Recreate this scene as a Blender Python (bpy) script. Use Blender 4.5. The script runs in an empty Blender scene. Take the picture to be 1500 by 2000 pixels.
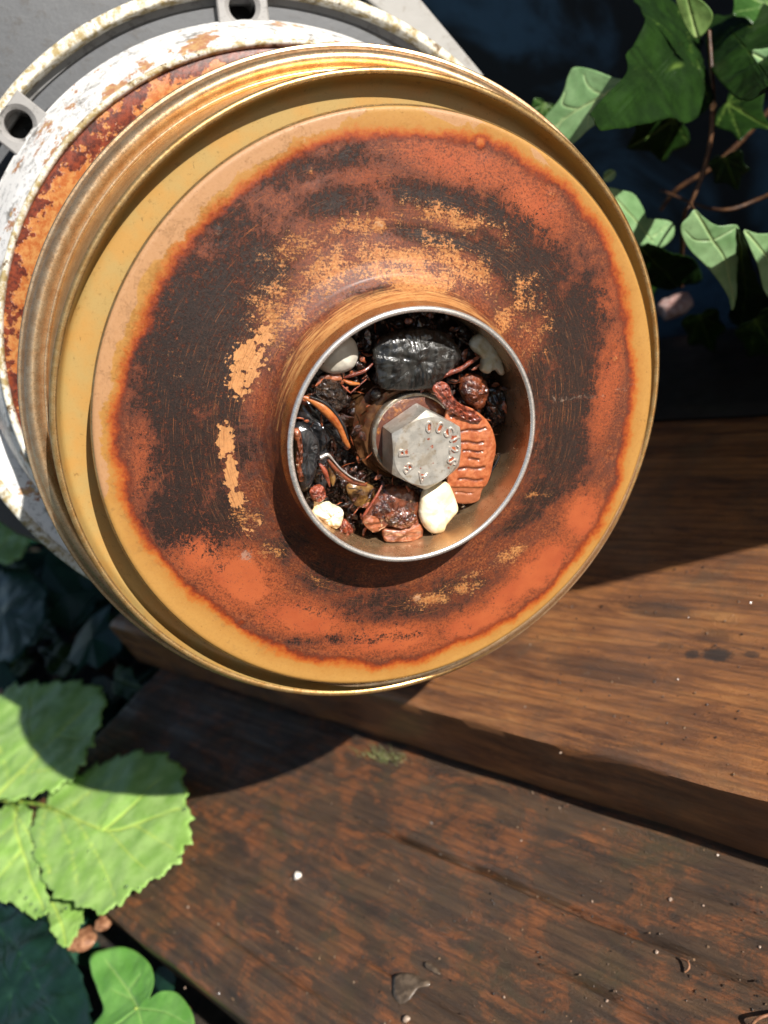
import bpy, bmesh, math, random
import numpy as np
from mathutils import Matrix, Vector, noise as mnoise

random.seed(7); rng = np.random.default_rng(7)
SC = bpy.context.scene
COL = SC.collection
MM = 0.001

# ------------------------------------------------------------------ camera, world, sun, exposure
# rows: world X, Y, Z axes expressed in the camera's axes; the lens stands 231 mm above the lower board
RM = np.array([[0.6642, -0.0249, 0.7472], [0.5749, 0.6559, -0.4892], [-0.4779, 0.7545, 0.4499]])
q_, _ = np.linalg.qr(RM.T); RM = (q_ * np.sign(np.sum(q_ * RM.T, axis=0))).T
CAM = np.array([0.0, 0.0, 231.0])
FPX = 1800.0
cd = bpy.data.cameras.new("camera"); cam = bpy.data.objects.new("camera", cd); COL.objects.link(cam)
cam.matrix_world = Matrix([list(RM[i]) + [CAM[i] * MM] for i in range(3)] + [[0, 0, 0, 1]])
cd.sensor_fit = 'VERTICAL'; cd.sensor_height = 36.0; cd.sensor_width = 27.0; cd.lens = 36.0 * FPX / 2000.0
cd.clip_start = 0.01; cd.clip_end = 200.0
cd.dof.use_dof = True; cd.dof.focus_distance = 0.203; cd.dof.aperture_fstop = 17.0
SC.camera = cam
SUN = RM @ np.array([.337, .40, .852]); SUN /= np.linalg.norm(SUN)
world = bpy.data.worlds.new("World"); SC.world = world; world.use_nodes = True
wn = world.node_tree; wn.nodes.clear()
sky = wn.nodes.new('ShaderNodeTexSky'); sky.sky_type = 'NISHITA'; sky.sun_disc = False
sky.sun_elevation = math.asin(SUN[2]); sky.sun_rotation = math.atan2(SUN[0], SUN[1])
bg = wn.nodes.new('ShaderNodeBackground'); bg.inputs[1].default_value = 0.05
wo = wn.nodes.new('ShaderNodeOutputWorld')
wn.links.new(sky.outputs[0], bg.inputs[0]); wn.links.new(bg.outputs[0], wo.inputs[0])
sl = bpy.data.lights.new("sun", 'SUN'); sl.energy = 5.0; sl.angle = math.radians(0.53); sl.color = (1.0, .95, .88)
so = bpy.data.objects.new("sun", sl); COL.objects.link(so)
so.rotation_euler = Vector(SUN).to_track_quat('Z', 'Y').to_euler()
SC.view_settings.view_transform = 'Standard'; SC.view_settings.look = 'None'
SC.view_settings.exposure = 0.62; SC.view_settings.gamma = 1.0; SC.view_settings.use_curve_mapping = False

# ------------------------------------------------------------------ geometry helpers (all lengths in millimetres)
def U(v): v = np.array(v, float); return v / np.linalg.norm(v)
def ray(x, y): return np.array([(x - 750) / FPX, -(y - 1000) / FPX, -1.0])
def c2w(c): return np.asarray(c) @ RM.T + CAM
class Frame:
    """origin and axes; built in camera axes and carried to the world"""
    def __init__(s, o, a, b, c): s.o, s.A = np.array(o, float), np.array([a, b, c], float)
    @staticmethod
    def facing(o, n):
        n = U(n); a = U(np.cross([0, 1, 0], n)); return Frame(o, a, np.cross(n, a), n)
    def sub(s, p): return Frame(s.o + np.array(p, float) @ s.A, *s.A)
    def world(s):
        o = c2w(s.o); B = RM @ s.A.T
        return Matrix([list(B[i]) + [o[i] * MM] for i in range(3)] + [[0, 0, 0, 1]])
    def hit(s, px, py, z=0.0):
        r = ray(px, py); o = s.o + s.A[2] * z
        q = r * (o @ s.A[2] / (r @ s.A[2])) - s.o
        return np.array([q @ s.A[0], q @ s.A[1]])
    def loc(s, cpt): return (np.array(cpt) - s.o) @ s.A.T
WORLD = Matrix.Identity(4)
def ground_pt(px, py, z):
    r = RM @ ray(px, py); t = (z - CAM[2]) / r[2]; return CAM + r * t
def depth_pt(px, py, d): return c2w(ray(px, py) * d)

def link(o, parent=None, mw=None):
    COL.objects.link(o)
    if mw is None: mw = WORLD
    if parent is not None:
        o.parent = parent; o.matrix_basis = MWI[parent.name] @ mw
    else:
        o.matrix_basis = mw
    MWI[o.name] = mw.inverted()
    return o
MWI = {}
def tag(o, label=None, cat=None, group=None, kind=None):
    if label: o['label'] = label
    if cat: o['category'] = cat
    if group: o['group'] = group
    if kind: o['kind'] = kind
    return o
def empty(name, mw, label, cat, group=None):
    o = bpy.data.objects.new(name, None); o.empty_display_size = .01; link(o, None, mw); return tag(o, label, cat, group)
def mesh(name, V, Fc, mat, parent=None, mw=None, smooth=40, attrs=None):
    me = bpy.data.meshes.new(name)
    V = np.asarray(V, float) * MM
    me.from_pydata(V.tolist(), [], [list(map(int, f)) for f in Fc])
    if attrs:
        for k, a in attrs.items():
            a = np.asarray(a, float)
            at = me.attributes.new(k, 'FLOAT', 'POINT'); at.data.foreach_set('value', a.astype(np.float32))
    me.materials.append(mat)
    bm = bmesh.new(); bm.from_mesh(me); bmesh.ops.recalc_face_normals(bm, faces=bm.faces) if smooth != -1 else None
    bm.to_mesh(me); bm.free()
    if smooth and smooth > 0:
        me.polygons.foreach_set('use_smooth', [True] * len(me.polygons)); me.set_sharp_from_angle(angle=math.radians(smooth))
    o = bpy.data.objects.new(name, me); return link(o, parent, mw)
def grid_faces(nu, nv, wrap=True, off=0):
    F = []
    for i in range(nu - 1):
        for j in range(nv if wrap else nv - 1):
            k = (j + 1) % nv
            F.append((off + i * nv + j, off + i * nv + k, off + (i + 1) * nv + k, off + (i + 1) * nv + j))
    return F
def dense(prof, step):
    out = [prof[0]]
    for a, b in zip(prof[:-1], prof[1:]):
        a = np.array(a, float); b = np.array(b, float); n = max(1, int(np.linalg.norm(b[:2] - a[:2]) / step))
        for k in range(1, n + 1): out.append(tuple(a + (b - a) * k / n))
    return out
def smooth_prof(prof, it=2):
    P = np.array(prof, float)
    for _ in range(it):
        Q = [P[0]]
        for a, b in zip(P[:-1], P[1:]): Q += [a * .75 + b * .25, a * .25 + b * .75]
        P = np.array(Q + [P[-1]])
    return P
def lathe(prof, n=160, a0=0.0, a1=2 * math.pi, c0=(0, 0), c1=None, jit=0.0):
    """prof of (r, z); centre drifts from c0 to c1 along the profile"""
    prof = np.array(prof, float); full = abs(a1 - a0 - 2 * math.pi) < 1e-6
    A = np.linspace(a0, a1, n, endpoint=not full); m = len(prof); c1 = c0 if c1 is None else c1
    t = np.linspace(0, 1, m)[:, None]
    R = prof[:, 0:1] + jit * np.array([[mnoise.noise(Vector((math.cos(a) * 4, math.sin(a) * 4, i * .3))) for a in A] for i in range(m)]) if jit else prof[:, 0:1] + 0 * A
    X = R * np.cos(A) + c0[0] + (c1[0] - c0[0]) * t; Y = R * np.sin(A) + c0[1] + (c1[1] - c0[1]) * t; Z = prof[:, 1:2] + 0 * A
    return np.stack([X, Y, Z], -1).reshape(-1, 3), grid_faces(m, n, full)
def box(x0, x1, y0, y1, z0, z1):
    V = [(x, y, z) for x in (x0, x1) for y in (y0, y1) for z in (z0, z1)]
    return V, [(0, 1, 3, 2), (4, 6, 7, 5), (0, 4, 5, 1), (2, 3, 7, 6), (0, 2, 6, 4), (1, 5, 7, 3)]
def bevel(o, w, seg=2):
    m = o.modifiers.new('bevel', 'BEVEL'); m.width = w * MM; m.segments = seg; m.limit_method = 'ANGLE'; m.angle_limit = math.radians(40); return o
def join(parts):
    V, F = [], []
    for v, f in parts:
        k = len(V); V += [tuple(p) for p in v]; F += [tuple(i + k for i in q) for q in f]
    return V, F
def tube(path, rad, n=10):
    P = np.array(path, float); rad = np.broadcast_to(np.array(rad, float), (len(P),))
    T = np.gradient(P, axis=0); T /= np.linalg.norm(T, axis=1)[:, None]
    up = np.array([.3, .2, .93]); V = []
    for p, t, r in zip(P, T, rad):
        a = U(np.cross(t, up)); b = np.cross(t, a)
        for k in range(n):
            w = 2 * math.pi * k / n; V.append(p + r * (a * math.cos(w) + b * math.sin(w)))
    F = grid_faces(len(P), n); F.append(tuple(range(n))); F.append(tuple(range((len(P) - 1) * n, len(P) * n)))
    return V, F
def catmull(P, n, closed=False):
    P = np.array(P, float); m = len(P); out = []
    rngs = m if closed else m - 1
    for i in range(rngs):
        g = (lambda k: P[k % m]) if closed else (lambda k: P[min(max(k, 0), m - 1)])
        p0, p1, p2, p3 = g(i - 1), g(i), g(i + 1), g(i + 2)
        for k in range(n):
            t = k / n
            out.append(.5 * (2 * p1 + (p2 - p0) * t + (2 * p0 - 5 * p1 + 4 * p2 - p3) * t * t + (3 * p1 - p0 - 3 * p2 + p3) * t ** 3))
    if not closed: out.append(P[-1])
    return np.array(out)
def resample(P, n):
    P = np.vstack([P, P[:1]]); d = np.r_[0, np.cumsum(np.linalg.norm(np.diff(P, axis=0), axis=1))]
    s = np.linspace(0, d[-1], n, endpoint=False); return np.stack([np.interp(s, d, P[:, k]) for k in range(P.shape[1])], 1)

# ------------------------------------------------------------------ material helpers
def lin(r, g, b, k=.68):
    f = lambda v: (v / 255 / 12.92 if v / 255 <= .04045 else ((v / 255 + .055) / 1.055) ** 2.4) * k
    return (f(r), f(g), f(b), 1)
class NT:
    def __init__(s, name):
        s.m = bpy.data.materials.new(name); s.m.use_nodes = True; s.t = s.m.node_tree; s.t.nodes.clear()
        s.out = s.n('ShaderNodeOutputMaterial'); s.b = s.n('ShaderNodeBsdfPrincipled'); s.l(s.b.outputs[0], s.out.inputs[0])
        tc = s.n('ShaderNodeTexCoord'); v = s.n('ShaderNodeVectorMath', operation='SCALE'); v.inputs[3].default_value = 1000
        s.l(tc.outputs['Object'], v.inputs[0]); s.co = v.outputs[0]
    def n(s, t, **k):
        x = s.t.nodes.new(t)
        for a, b in k.items(): setattr(x, a, b)
        return x
    def l(s, a, b): s.t.links.new(a, b)
    def put(s, sock, v):
        if isinstance(v, bpy.types.NodeSocket): s.l(v, sock)
        else: sock.default_value = v
    def noise(s, sc, det=4, rough=.6, dist=0., co=None, out=0):
        x = s.n('ShaderNodeTexNoise'); x.inputs['Scale'].default_value = sc; x.inputs['Detail'].default_value = det
        x.inputs['Roughness'].default_value = rough; x.inputs['Distortion'].default_value = dist; s.l(co or s.co, x.inputs['Vector']); return x.outputs[out]
    def vor(s, sc, feat='F1', co=None, rnd=1.):
        x = s.n('ShaderNodeTexVoronoi'); x.feature = feat; x.inputs['Scale'].default_value = sc; x.inputs['Randomness'].default_value = rnd; s.l(co or s.co, x.inputs['Vector']); return x.outputs[0]
    def map(s, scale=(1, 1, 1), rot=(0, 0, 0), loc=(0, 0, 0), co=None):
        x = s.n('ShaderNodeMapping'); x.inputs['Scale'].default_value = scale; x.inputs['Rotation'].default_value = rot; x.inputs['Location'].default_value = loc
        s.l(co or s.co, x.inputs[0]); return x.outputs[0]
    def math(s, op, a, b=0., c=0., clamp=False):
        x = s.n('ShaderNodeMath', operation=op, use_clamp=clamp); s.put(x.inputs[0], a); s.put(x.inputs[1], b); s.put(x.inputs[2], c); return x.outputs[0]
    def step(s, v, lo, hi, a=0., b=1.):
        x = s.n('ShaderNodeMapRange', interpolation_type='SMOOTHSTEP'); s.put(x.inputs[0], v)
        x.inputs[1].default_value = lo; x.inputs[2].default_value = hi; x.inputs[3].default_value = a; x.inputs[4].default_value = b; return x.outputs[0]
    def mix(s, f, a, b, mode='MIX'):
        x = s.n('ShaderNodeMix', data_type='RGBA', blend_type=mode); s.put(x.inputs[0], f); s.put(x.inputs[6], a); s.put(x.inputs[7], b); return x.outputs[2]
    def ramp(s, f, stops):
        x = s.n('ShaderNodeValToRGB'); s.put(x.inputs[0], f); e = x.color_ramp.elements
        while len(e) < len(stops): e.new(0.5)
        for k, (p, c) in enumerate(stops): e[k].position = p; e[k].color = c
        return x.outputs[0]
    def attr(s, name): x = s.n('ShaderNodeAttribute', attribute_name=name); return x.outputs['Fac']
    def bump(s, h, st=.3, dist=.2):
        x = s.n('ShaderNodeBump'); x.inputs['Strength'].default_value = st; x.inputs['Distance'].default_value = dist * MM; s.put(x.inputs['Height'], h)
        s.l(x.outputs[0], s.b.inputs['Normal']); return x
    def set(s, **k):
        for a, v in k.items(): s.put(s.b.inputs[a.replace('_', ' ')], v)
        return s.m
def metal(name, c, rough=.3, c2=None, sc=.4, metallic=1., bumps=.1, spots=None, brushed=None):
    t = NT(name); n = t.noise(sc, 6, .65); col = t.mix(t.step(n, .42, .62), c, c2 or c)
    if spots:
        s_ = t.step(t.noise(sc * 5, 5, .7), .58, .66); col = t.mix(s_, col, spots)
    f = t.noise(3.0, 3, .6) if not brushed else t.noise(1., 4, .7, co=t.map(brushed))
    t.bump(f, bumps, .1)
    return t.set(Base_Color=col, Metallic=metallic, Roughness=t.step(n, .3, .7, rough * .8, rough * 1.3))
def wet(name, c, c2, sc=.6, rough=.35, bump=.5, coat=.8, lo=.4, hi=.6, spec=.5, ridge=None, dist=.4):
    t = NT(name); co = t.co if ridge is None else t.map(ridge)
    n = t.noise(sc, 6, .65, co=co); t.bump(t.math('ADD', n, t.math('MULTIPLY', t.noise(sc * 4, 3, .6, co=co), .35)), bump, dist)
    return t.set(Base_Color=t.mix(t.step(n, lo, hi), c, c2), Roughness=rough, Coat_Weight=coat, Coat_Roughness=.06, Specular_IOR_Level=spec)

# ---- rusted shroud of the impeller
def mat_shroud():
    t = NT('rusted_patina')
    dk, tn, rd, ri = t.attr('dark'), t.attr('tan'), t.attr('red'), t.attr('rim')
    fine = t.noise(1.9, 9, .82); mid = t.noise(.28, 7, .7); big = t.noise(.08, 4, .6)
    sep = t.n('ShaderNodeSeparateXYZ'); t.l(t.co, sep.inputs[0])
    ang = t.math('ARCTAN2', sep.outputs[1], sep.outputs[0])
    rad = t.math('SQRT', t.math('ADD', t.math('POWER', sep.outputs[0], 2), t.math('POWER', sep.outputs[1], 2)))
    cx = t.n('ShaderNodeCombineXYZ'); t.l(t.math('MULTIPLY', ang, 5.), cx.inputs[0]); t.l(t.math('MULTIPLY', rad, 4.5), cx.inputs[1])
    streak = t.noise(1., 6, .7, co=cx.outputs[0])
    scr = t.noise(1., 6, .75, co=t.map((.22, 2.2, 1), (0, 0, .5)))
    scr2 = t.noise(1., 6, .75, co=t.map((2.4, .2, 1), (0, 0, .12)))
    base = t.ramp(fine, [(.34, lin(46, 34, 30)), (.44, lin(92, 48, 34)), (.54, lin(142, 72, 42)), (.66, lin(196, 122, 70))])
    base = t.mix(t.math('MULTIPLY', t.step(mid, .42, .62), .75), base, lin(104, 60, 46))
    red = t.mix(t.step(fine, .40, .56), lin(104, 54, 38), lin(184, 92, 50))
    f = t.math('ADD', t.math('MULTIPLY', rd, .95), t.math('MULTIPLY', t.math('SUBTRACT', mid, .5), .8))
    col = t.mix(t.step(f, .28, .55), base, red)
    smooth_red = t.mix(t.step(big, .3, .7), lin(180, 86, 50), lin(198, 102, 58))
    col = t.mix(t.step(t.math('ADD', f, t.math('MULTIPLY', t.math('SUBTRACT', fine, .5), .5)), .62, .78), col, smooth_red)
    # dark crust, broken up by fine grain and scratches
    e = t.math('ADD', t.math('ADD', dk, t.math('MULTIPLY', t.math('SUBTRACT', fine, .5), 2.9)), t.math('MULTIPLY', t.math('SUBTRACT', mid, .5), 1.7))
    e = t.math('SUBTRACT', e, t.math('MULTIPLY', t.step(scr2, .56, .66), .35)); e = t.math('SUBTRACT', e, t.math('MULTIPLY', t.step(t.noise(1.25, 10, .88), .53, .60), .85))
    darkc = t.mix(t.step(t.noise(3.5, 7, .8), .42, .62), lin(28, 22, 20), lin(66, 46, 38))
    col = t.mix(t.step(e, .30, .46), col, darkc)
    # tan patches where the crust has flaked off
    g = t.math('ADD', t.math('ADD', t.math('MULTIPLY', tn, 1.12), t.math('MULTIPLY', t.math('SUBTRACT', mid, .5), 1.5)), t.math('MULTIPLY', t.math('SUBTRACT', fine, .5), 2.2))
    g = t.math('ADD', g, t.math('MULTIPLY', t.math('SUBTRACT', scr, .5), .8))
    tanc = t.mix(t.step(t.noise(1.6, 5, .7), .4, .62), lin(190, 118, 66), lin(222, 158, 96))
    col = t.mix(t.step(g, .52, .62), col, tanc)
    pk = t.attr('peel'); g2 = t.math('ADD', pk, t.math('MULTIPLY', t.math('SUBTRACT', t.noise(.9, 3, .5), .5), 1.2))
    col = t.mix(t.step(g2, .5, .54), col, t.mix(t.noise(1.2, 4), lin(222, 150, 92), lin(236, 172, 110)))
    col = t.mix(t.math('MULTIPLY', t.math('MULTIPLY', t.step(streak, .52, .60), t.step(rad, 52., 36.)), .55), col, t.mix(t.step(fine, .45, .6), lin(60, 38, 30), lin(196, 128, 76)))
    sk = t.math('ADD', t.step(streak, .60, .66), t.step(scr2, .68, .72), clamp=True)
    col = t.mix(t.math('MULTIPLY', sk, .55), col, lin(206, 120, 60))
    cg = t.math('ADD', t.attr('collar'), t.math('MULTIPLY', t.math('SUBTRACT', streak, .5), 1.2))
    gold = t.mix(t.step(streak, .35, .65), lin(202, 130, 72), lin(224, 168, 106)); gold = t.mix(t.math('MULTIPLY', t.step(fine, .52, .62), .5), gold, lin(120, 60, 36)); col = t.mix(t.step(cg, .45, .8), col, gold)
    # the heat-tinted band at the rim
    rr = t.math('ADD', ri, t.math('MULTIPLY', t.math('SUBTRACT', t.noise(.10, 6, .65), .5), .55))
    rr = t.math('ADD', rr, t.math('MULTIPLY', t.math('SUBTRACT', t.noise(1.1, 7, .8), .5), .28))
    rimc = t.ramp(rr, [(.38, lin(84, 34, 22)), (.44, lin(130, 50, 22)), (.50, lin(176, 78, 28)), (.57, lin(196, 112, 44)), (.65, lin(194, 138, 68)), (.85, lin(204, 152, 80))])
    pinkm = t.step(t.math('ADD', t.attr('pink'), t.math('MULTIPLY', t.math('SUBTRACT', t.noise(.045, 2, .4), .5), 1.5)), .47, .52)
    rimc = t.mix(t.math('MULTIPLY', pinkm, t.step(t.math('ADD', rr, t.math('MULTIPLY', t.math('SUBTRACT', t.noise(.05, 3, .5), .5), .6)), .70, .72)), rimc, lin(204, 154, 108))
    rimc = t.mix(t.math('MULTIPLY', t.step(t.noise(1.6, 6, .7), .45, .75), .25), rimc, lin(150, 92, 42))
    rimc = t.mix(t.math('MULTIPLY', t.step(t.noise(.55, 9, .82), .60, .66), .55), rimc, lin(120, 72, 34)); rimc = t.mix(t.step(t.noise(1.3, 4, .6), .72, .74), rimc, lin(70, 44, 28))
    col = t.mix(t.step(rr, .33, .47), col, rimc)
    wt = t.math('ADD', t.attr('chalk'), t.math('MULTIPLY', t.math('SUBTRACT', t.noise(.8, 5, .75), .5), 1.6))
    col = t.mix(t.math('MULTIPLY', t.step(wt, .5, .75), .5), col, lin(196, 170, 150))
    hgt = t.math('ADD', t.math('MULTIPLY', t.step(g2, .5, .54), -.8), t.math('MULTIPLY', fine, .9)); hgt = t.math('SUBTRACT', hgt, t.math('MULTIPLY', t.step(e, .33, .5), .5)); t.bump(hgt, .7, .14)
    return t.set(Base_Color=col, Roughness=t.step(fine, .3, .7, .36, .55), Coat_Weight=.06, Coat_Roughness=.25, Specular_IOR_Level=.4)

def mat_plate():
    t = NT('ochre_patina'); n = t.noise(.12, 3); f = t.noise(3.5, 6, .8)
    c = t.mix(t.step(n, .35, .65), lin(206, 172, 106), lin(216, 166, 92)); c = t.mix(t.math('MULTIPLY', t.step(f, .5, .75), .35), c, lin(150, 104, 52))
    c = t.mix(t.math('MULTIPLY', t.step(t.noise(.6, 6, .8), .58, .66), .5), c, lin(130, 96, 50)); c = t.mix(t.math('MULTIPLY', t.step(t.noise(.9, 7, .85, co=t.map((1, .35, 1), (0, 0, .9))), .63, .67), .6), c, lin(84, 66, 36)); t.bump(f, .25, .1)
    return t.set(Base_Color=c, Roughness=.42, Coat_Weight=.15, Coat_Roughness=.25, Metallic=.1)
def mat_gold(name, c1, c2, c3, rough=.28, met=.75, sc=.35):
    t = NT(name); n = t.noise(sc, 6, .7); f = t.noise(1.8, 7, .8)
    c = t.mix(t.step(n, .30, .70), c1, c2); c = t.mix(t.step(f, .60, .72), c, c3)
    t.bump(f, .25, .08); return t.set(Base_Color=c, Metallic=met, Roughness=t.step(f, .4, .7, rough, rough + .2))
def mat_white():
    t = NT('weathered_white_casting'); n = t.noise(.07, 7, .7); f = t.noise(.35, 8, .75)
    c = t.mix(t.step(f, .5, .62), (.80, .79, .77, 1), (.46, .46, .45, 1))
    c = t.mix(t.math('MULTIPLY', t.step(t.noise(.12, 8, .74), .54, .64), .75), c, lin(112, 104, 94))
    c = t.mix(t.math('MULTIPLY', t.step(t.math('ADD', t.noise(.07, 8, .7), t.math('MULTIPLY', t.attr('near'), .07)), .58, .61), .9), c, t.mix(t.step(f, .45, .6), lin(188, 110, 48), lin(226, 180, 110)))
    t.bump(f, .3, .3); return t.set(Base_Color=c, Roughness=.5, Metallic=.1)
def mat_rimdirt():
    t = NT('lichen_stained_rim'); f = t.noise(.3, 8, .75); n = t.noise(.09, 5)
    c = t.mix(t.step(f, .42, .6), (.72, .70, .62, 1), lin(186, 164, 110)); c = t.mix(t.step(t.noise(.22, 7, .7), .56, .63), c, lin(120, 96, 62))
    t.bump(f, .5, .4); return t.set(Base_Color=c, Roughness=.6)
def mat_grey(name, c, dirt):
    t = NT(name); n = t.noise(.03, 4); f = t.noise(.2, 8, .75)
    c = t.mix(t.step(n, .3, .7), c, tuple(v * .85 for v in c[:3]) + (1,)); c = t.mix(t.math('MULTIPLY', t.step(f, .52, .64), .65), c, dirt); t.bump(f, .4, .4); return t.set(Base_Color=c, Roughness=.5)
def mat_back():
    t = NT('peeling_rust'); f = t.noise(.5, 8, .75); n = t.math('ADD', t.noise(.06, 6, .7), t.math('MULTIPLY', t.math('SUBTRACT', t.attr('outer'), .5), .16))
    c = t.mix(t.step(f, .4, .6), lin(190, 104, 46), lin(214, 150, 84))
    d = t.mix(t.step(f, .4, .62), lin(84, 34, 20), lin(150, 66, 34)); c = t.mix(t.step(n, .49, .51), c, d)
    c = t.mix(t.step(t.noise(.1, 6, .7), .62, .64), c, lin(66, 38, 24)); t.bump(t.math('ADD', t.step(n, .49, .51), f), .4, .3)
    return t.set(Base_Color=c, Roughness=.4, Coat_Weight=.3)
def mat_wood(name, cols, patch, green, rough, seed, pth, psc, spots=()):
    t = NT(name); co = t.map((.022, .14, .14), loc=(seed, seed, 0)); g = t.noise(1., 8, .68, .6, co=co)
    fg = t.noise(1., 7, .75, co=t.map((.10, 1.2, 1.2))); fine = t.noise(1.0, 9, .82)
    c = t.ramp(g, [(.30, cols[0]), (.45, cols[1]), (.56, cols[2]), (.70, cols[3])])
    c = t.mix(t.math('MULTIPLY', t.step(fg, .5, .64), .35), c, cols[0])
    pm = t.math('ADD', t.noise(1., 9, .74, .5, co=t.map((psc, psc * 1.7, .05), loc=(seed * 2, 3, 0))), t.math('MULTIPLY', t.math('SUBTRACT', fine, .5), .35))
    c = t.mix(t.math('MULTIPLY', t.step(pm, pth - .03, pth + .10), .7), c, t.mix(t.step(fg, .38, .6), patch, tuple(v * .5 for v in patch[:3]) + (1,)))
    gm = t.noise(.03, 7, .7); c = t.mix(t.math('MULTIPLY', t.step(gm, .50, .68), .6), c, green)
    c = t.mix(t.math('MULTIPLY', t.step(fine, .58, .68), .6), c, tuple(v * .35 for v in cols[0][:3]) + (1,))
    wg = t.n('ShaderNodeTexWave'); wg.bands_direction = 'Y'; wg.inputs['Scale'].default_value = .085; wg.inputs['Distortion'].default_value = 6; wg.inputs['Detail'].default_value = 3
    t.l(t.map((.10, 1, 1), loc=(seed, 0, 0)), wg.inputs[0]); c = t.mix(t.math('MULTIPLY', t.step(wg.outputs['Fac'], .35, .0), .4), c, cols[0])
    sp = t.n('ShaderNodeSeparateXYZ'); t.l(t.co, sp.inputs[0])
    for (cx_, cy_, rx_, ry_, am_) in spots:
        dx = t.math('DIVIDE', t.math('SUBTRACT', sp.outputs[0], cx_), rx_); dy = t.math('DIVIDE', t.math('SUBTRACT', sp.outputs[1], cy_), ry_)
        dd = t.math('ADD', t.math('SQRT', t.math('ADD', t.math('MULTIPLY', dx, dx), t.math('MULTIPLY', dy, dy))), t.math('MULTIPLY', t.math('SUBTRACT', fine, .5), 1.6))
        c = t.mix(t.math('MULTIPLY', t.step(dd, 1.25, .6), am_), c, (.010, .008, .008, 1))
    t.bump(t.math('ADD', t.math('MULTIPLY', fg, .9), fine), .9, .7)
    wetm = t.noise(.02, 4); return t.set(Base_Color=c, Roughness=t.step(wetm, .4, .6, rough, rough + .2), Specular_IOR_Level=.5, Coat_Weight=t.step(wetm, .62, .4, .0, .4), Coat_Roughness=.28)
def mat_leaf(name, c1, c2, vein, trans=.3, rough=.35):
    t = NT(name); n = t.noise(.09, 4); v = t.attr('vein'); f = t.noise(.8, 5, .7)
    c = t.mix(t.step(n, .35, .65), c1, c2); c = t.mix(t.math('MULTIPLY', t.step(f, .5, .7), .2), c, tuple(x * .6 for x in c1[:3]) + (1,))
    c = t.mix(t.math('MULTIPLY', t.step(t.noise(.35, 7, .8), .60, .66), .5), c, tuple(x * .5 for x in c1[:3]) + (1,)); c = t.mix(v, c, vein); t.bump(t.math('ADD', t.math('MULTIPLY', v, -1.), t.math('MULTIPLY', f, .5)), .4, .4)
    t.set(Base_Color=c, Roughness=rough, Specular_IOR_Level=.5)
    tr = t.n('ShaderNodeBsdfTranslucent'); t.put(tr.inputs[0], t.mix(.5, c, (c1[0] * 1.6, c1[1] * 1.5, c1[2] * .5, 1)))
    mx = t.n('ShaderNodeMixShader'); mx.inputs[0].default_value = trans; t.l(t.b.outputs[0], mx.inputs[1]); t.l(tr.outputs[0], mx.inputs[2]); t.l(mx.outputs[0], t.out.inputs[0])
    return t.m
def mat_soil():
    t = NT('damp_soil'); f = t.noise(.12, 8, .7); c = t.mix(t.step(f, .4, .6), (.010, .008, .006, 1), (.045, .032, .02, 1)); t.bump(f, 1, 4); return t.set(Base_Color=c, Roughness=.8)
def mat_wall():
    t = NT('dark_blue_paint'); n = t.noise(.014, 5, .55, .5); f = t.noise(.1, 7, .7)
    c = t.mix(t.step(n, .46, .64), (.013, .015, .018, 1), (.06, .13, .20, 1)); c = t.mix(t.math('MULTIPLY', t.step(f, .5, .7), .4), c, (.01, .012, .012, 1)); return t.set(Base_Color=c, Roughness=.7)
def mat_glass():
    t = NT('clear_water'); return t.set(Base_Color=(1, 1, 1, 1), Roughness=.02, Transmission_Weight=1., IOR=1.33)

# ================================================================== the setting
soil = mat_soil()
n = 60; xs = np.concatenate([[-40000, -8000], np.linspace(-2600, 1500, n), [8000, 40000]]); ys = np.concatenate([[-40000, -8000], np.linspace(-1800, 455, n), [470, 8000, 40000]])
V = [(x, y, -70 + (14 * mnoise.noise(Vector((x * .012, y * .012, 0))) + 5 * mnoise.noise(Vector((x * .05, y * .05, 3))) if abs(x) < 3000 and abs(y) < 3000 else 0)) for x in xs for y in ys]
tag(mesh('ground', V, grid_faces(len(xs), len(ys), False), soil, smooth=60), kind='structure')
v, f = box(-2600, 900, 460, 520, -90, 1500)
o = mesh('blue_wall', v, f, mat_wall(), smooth=0)
tag(o, 'dark blue painted wall in deep shade behind the ivy', 'wall')

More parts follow.
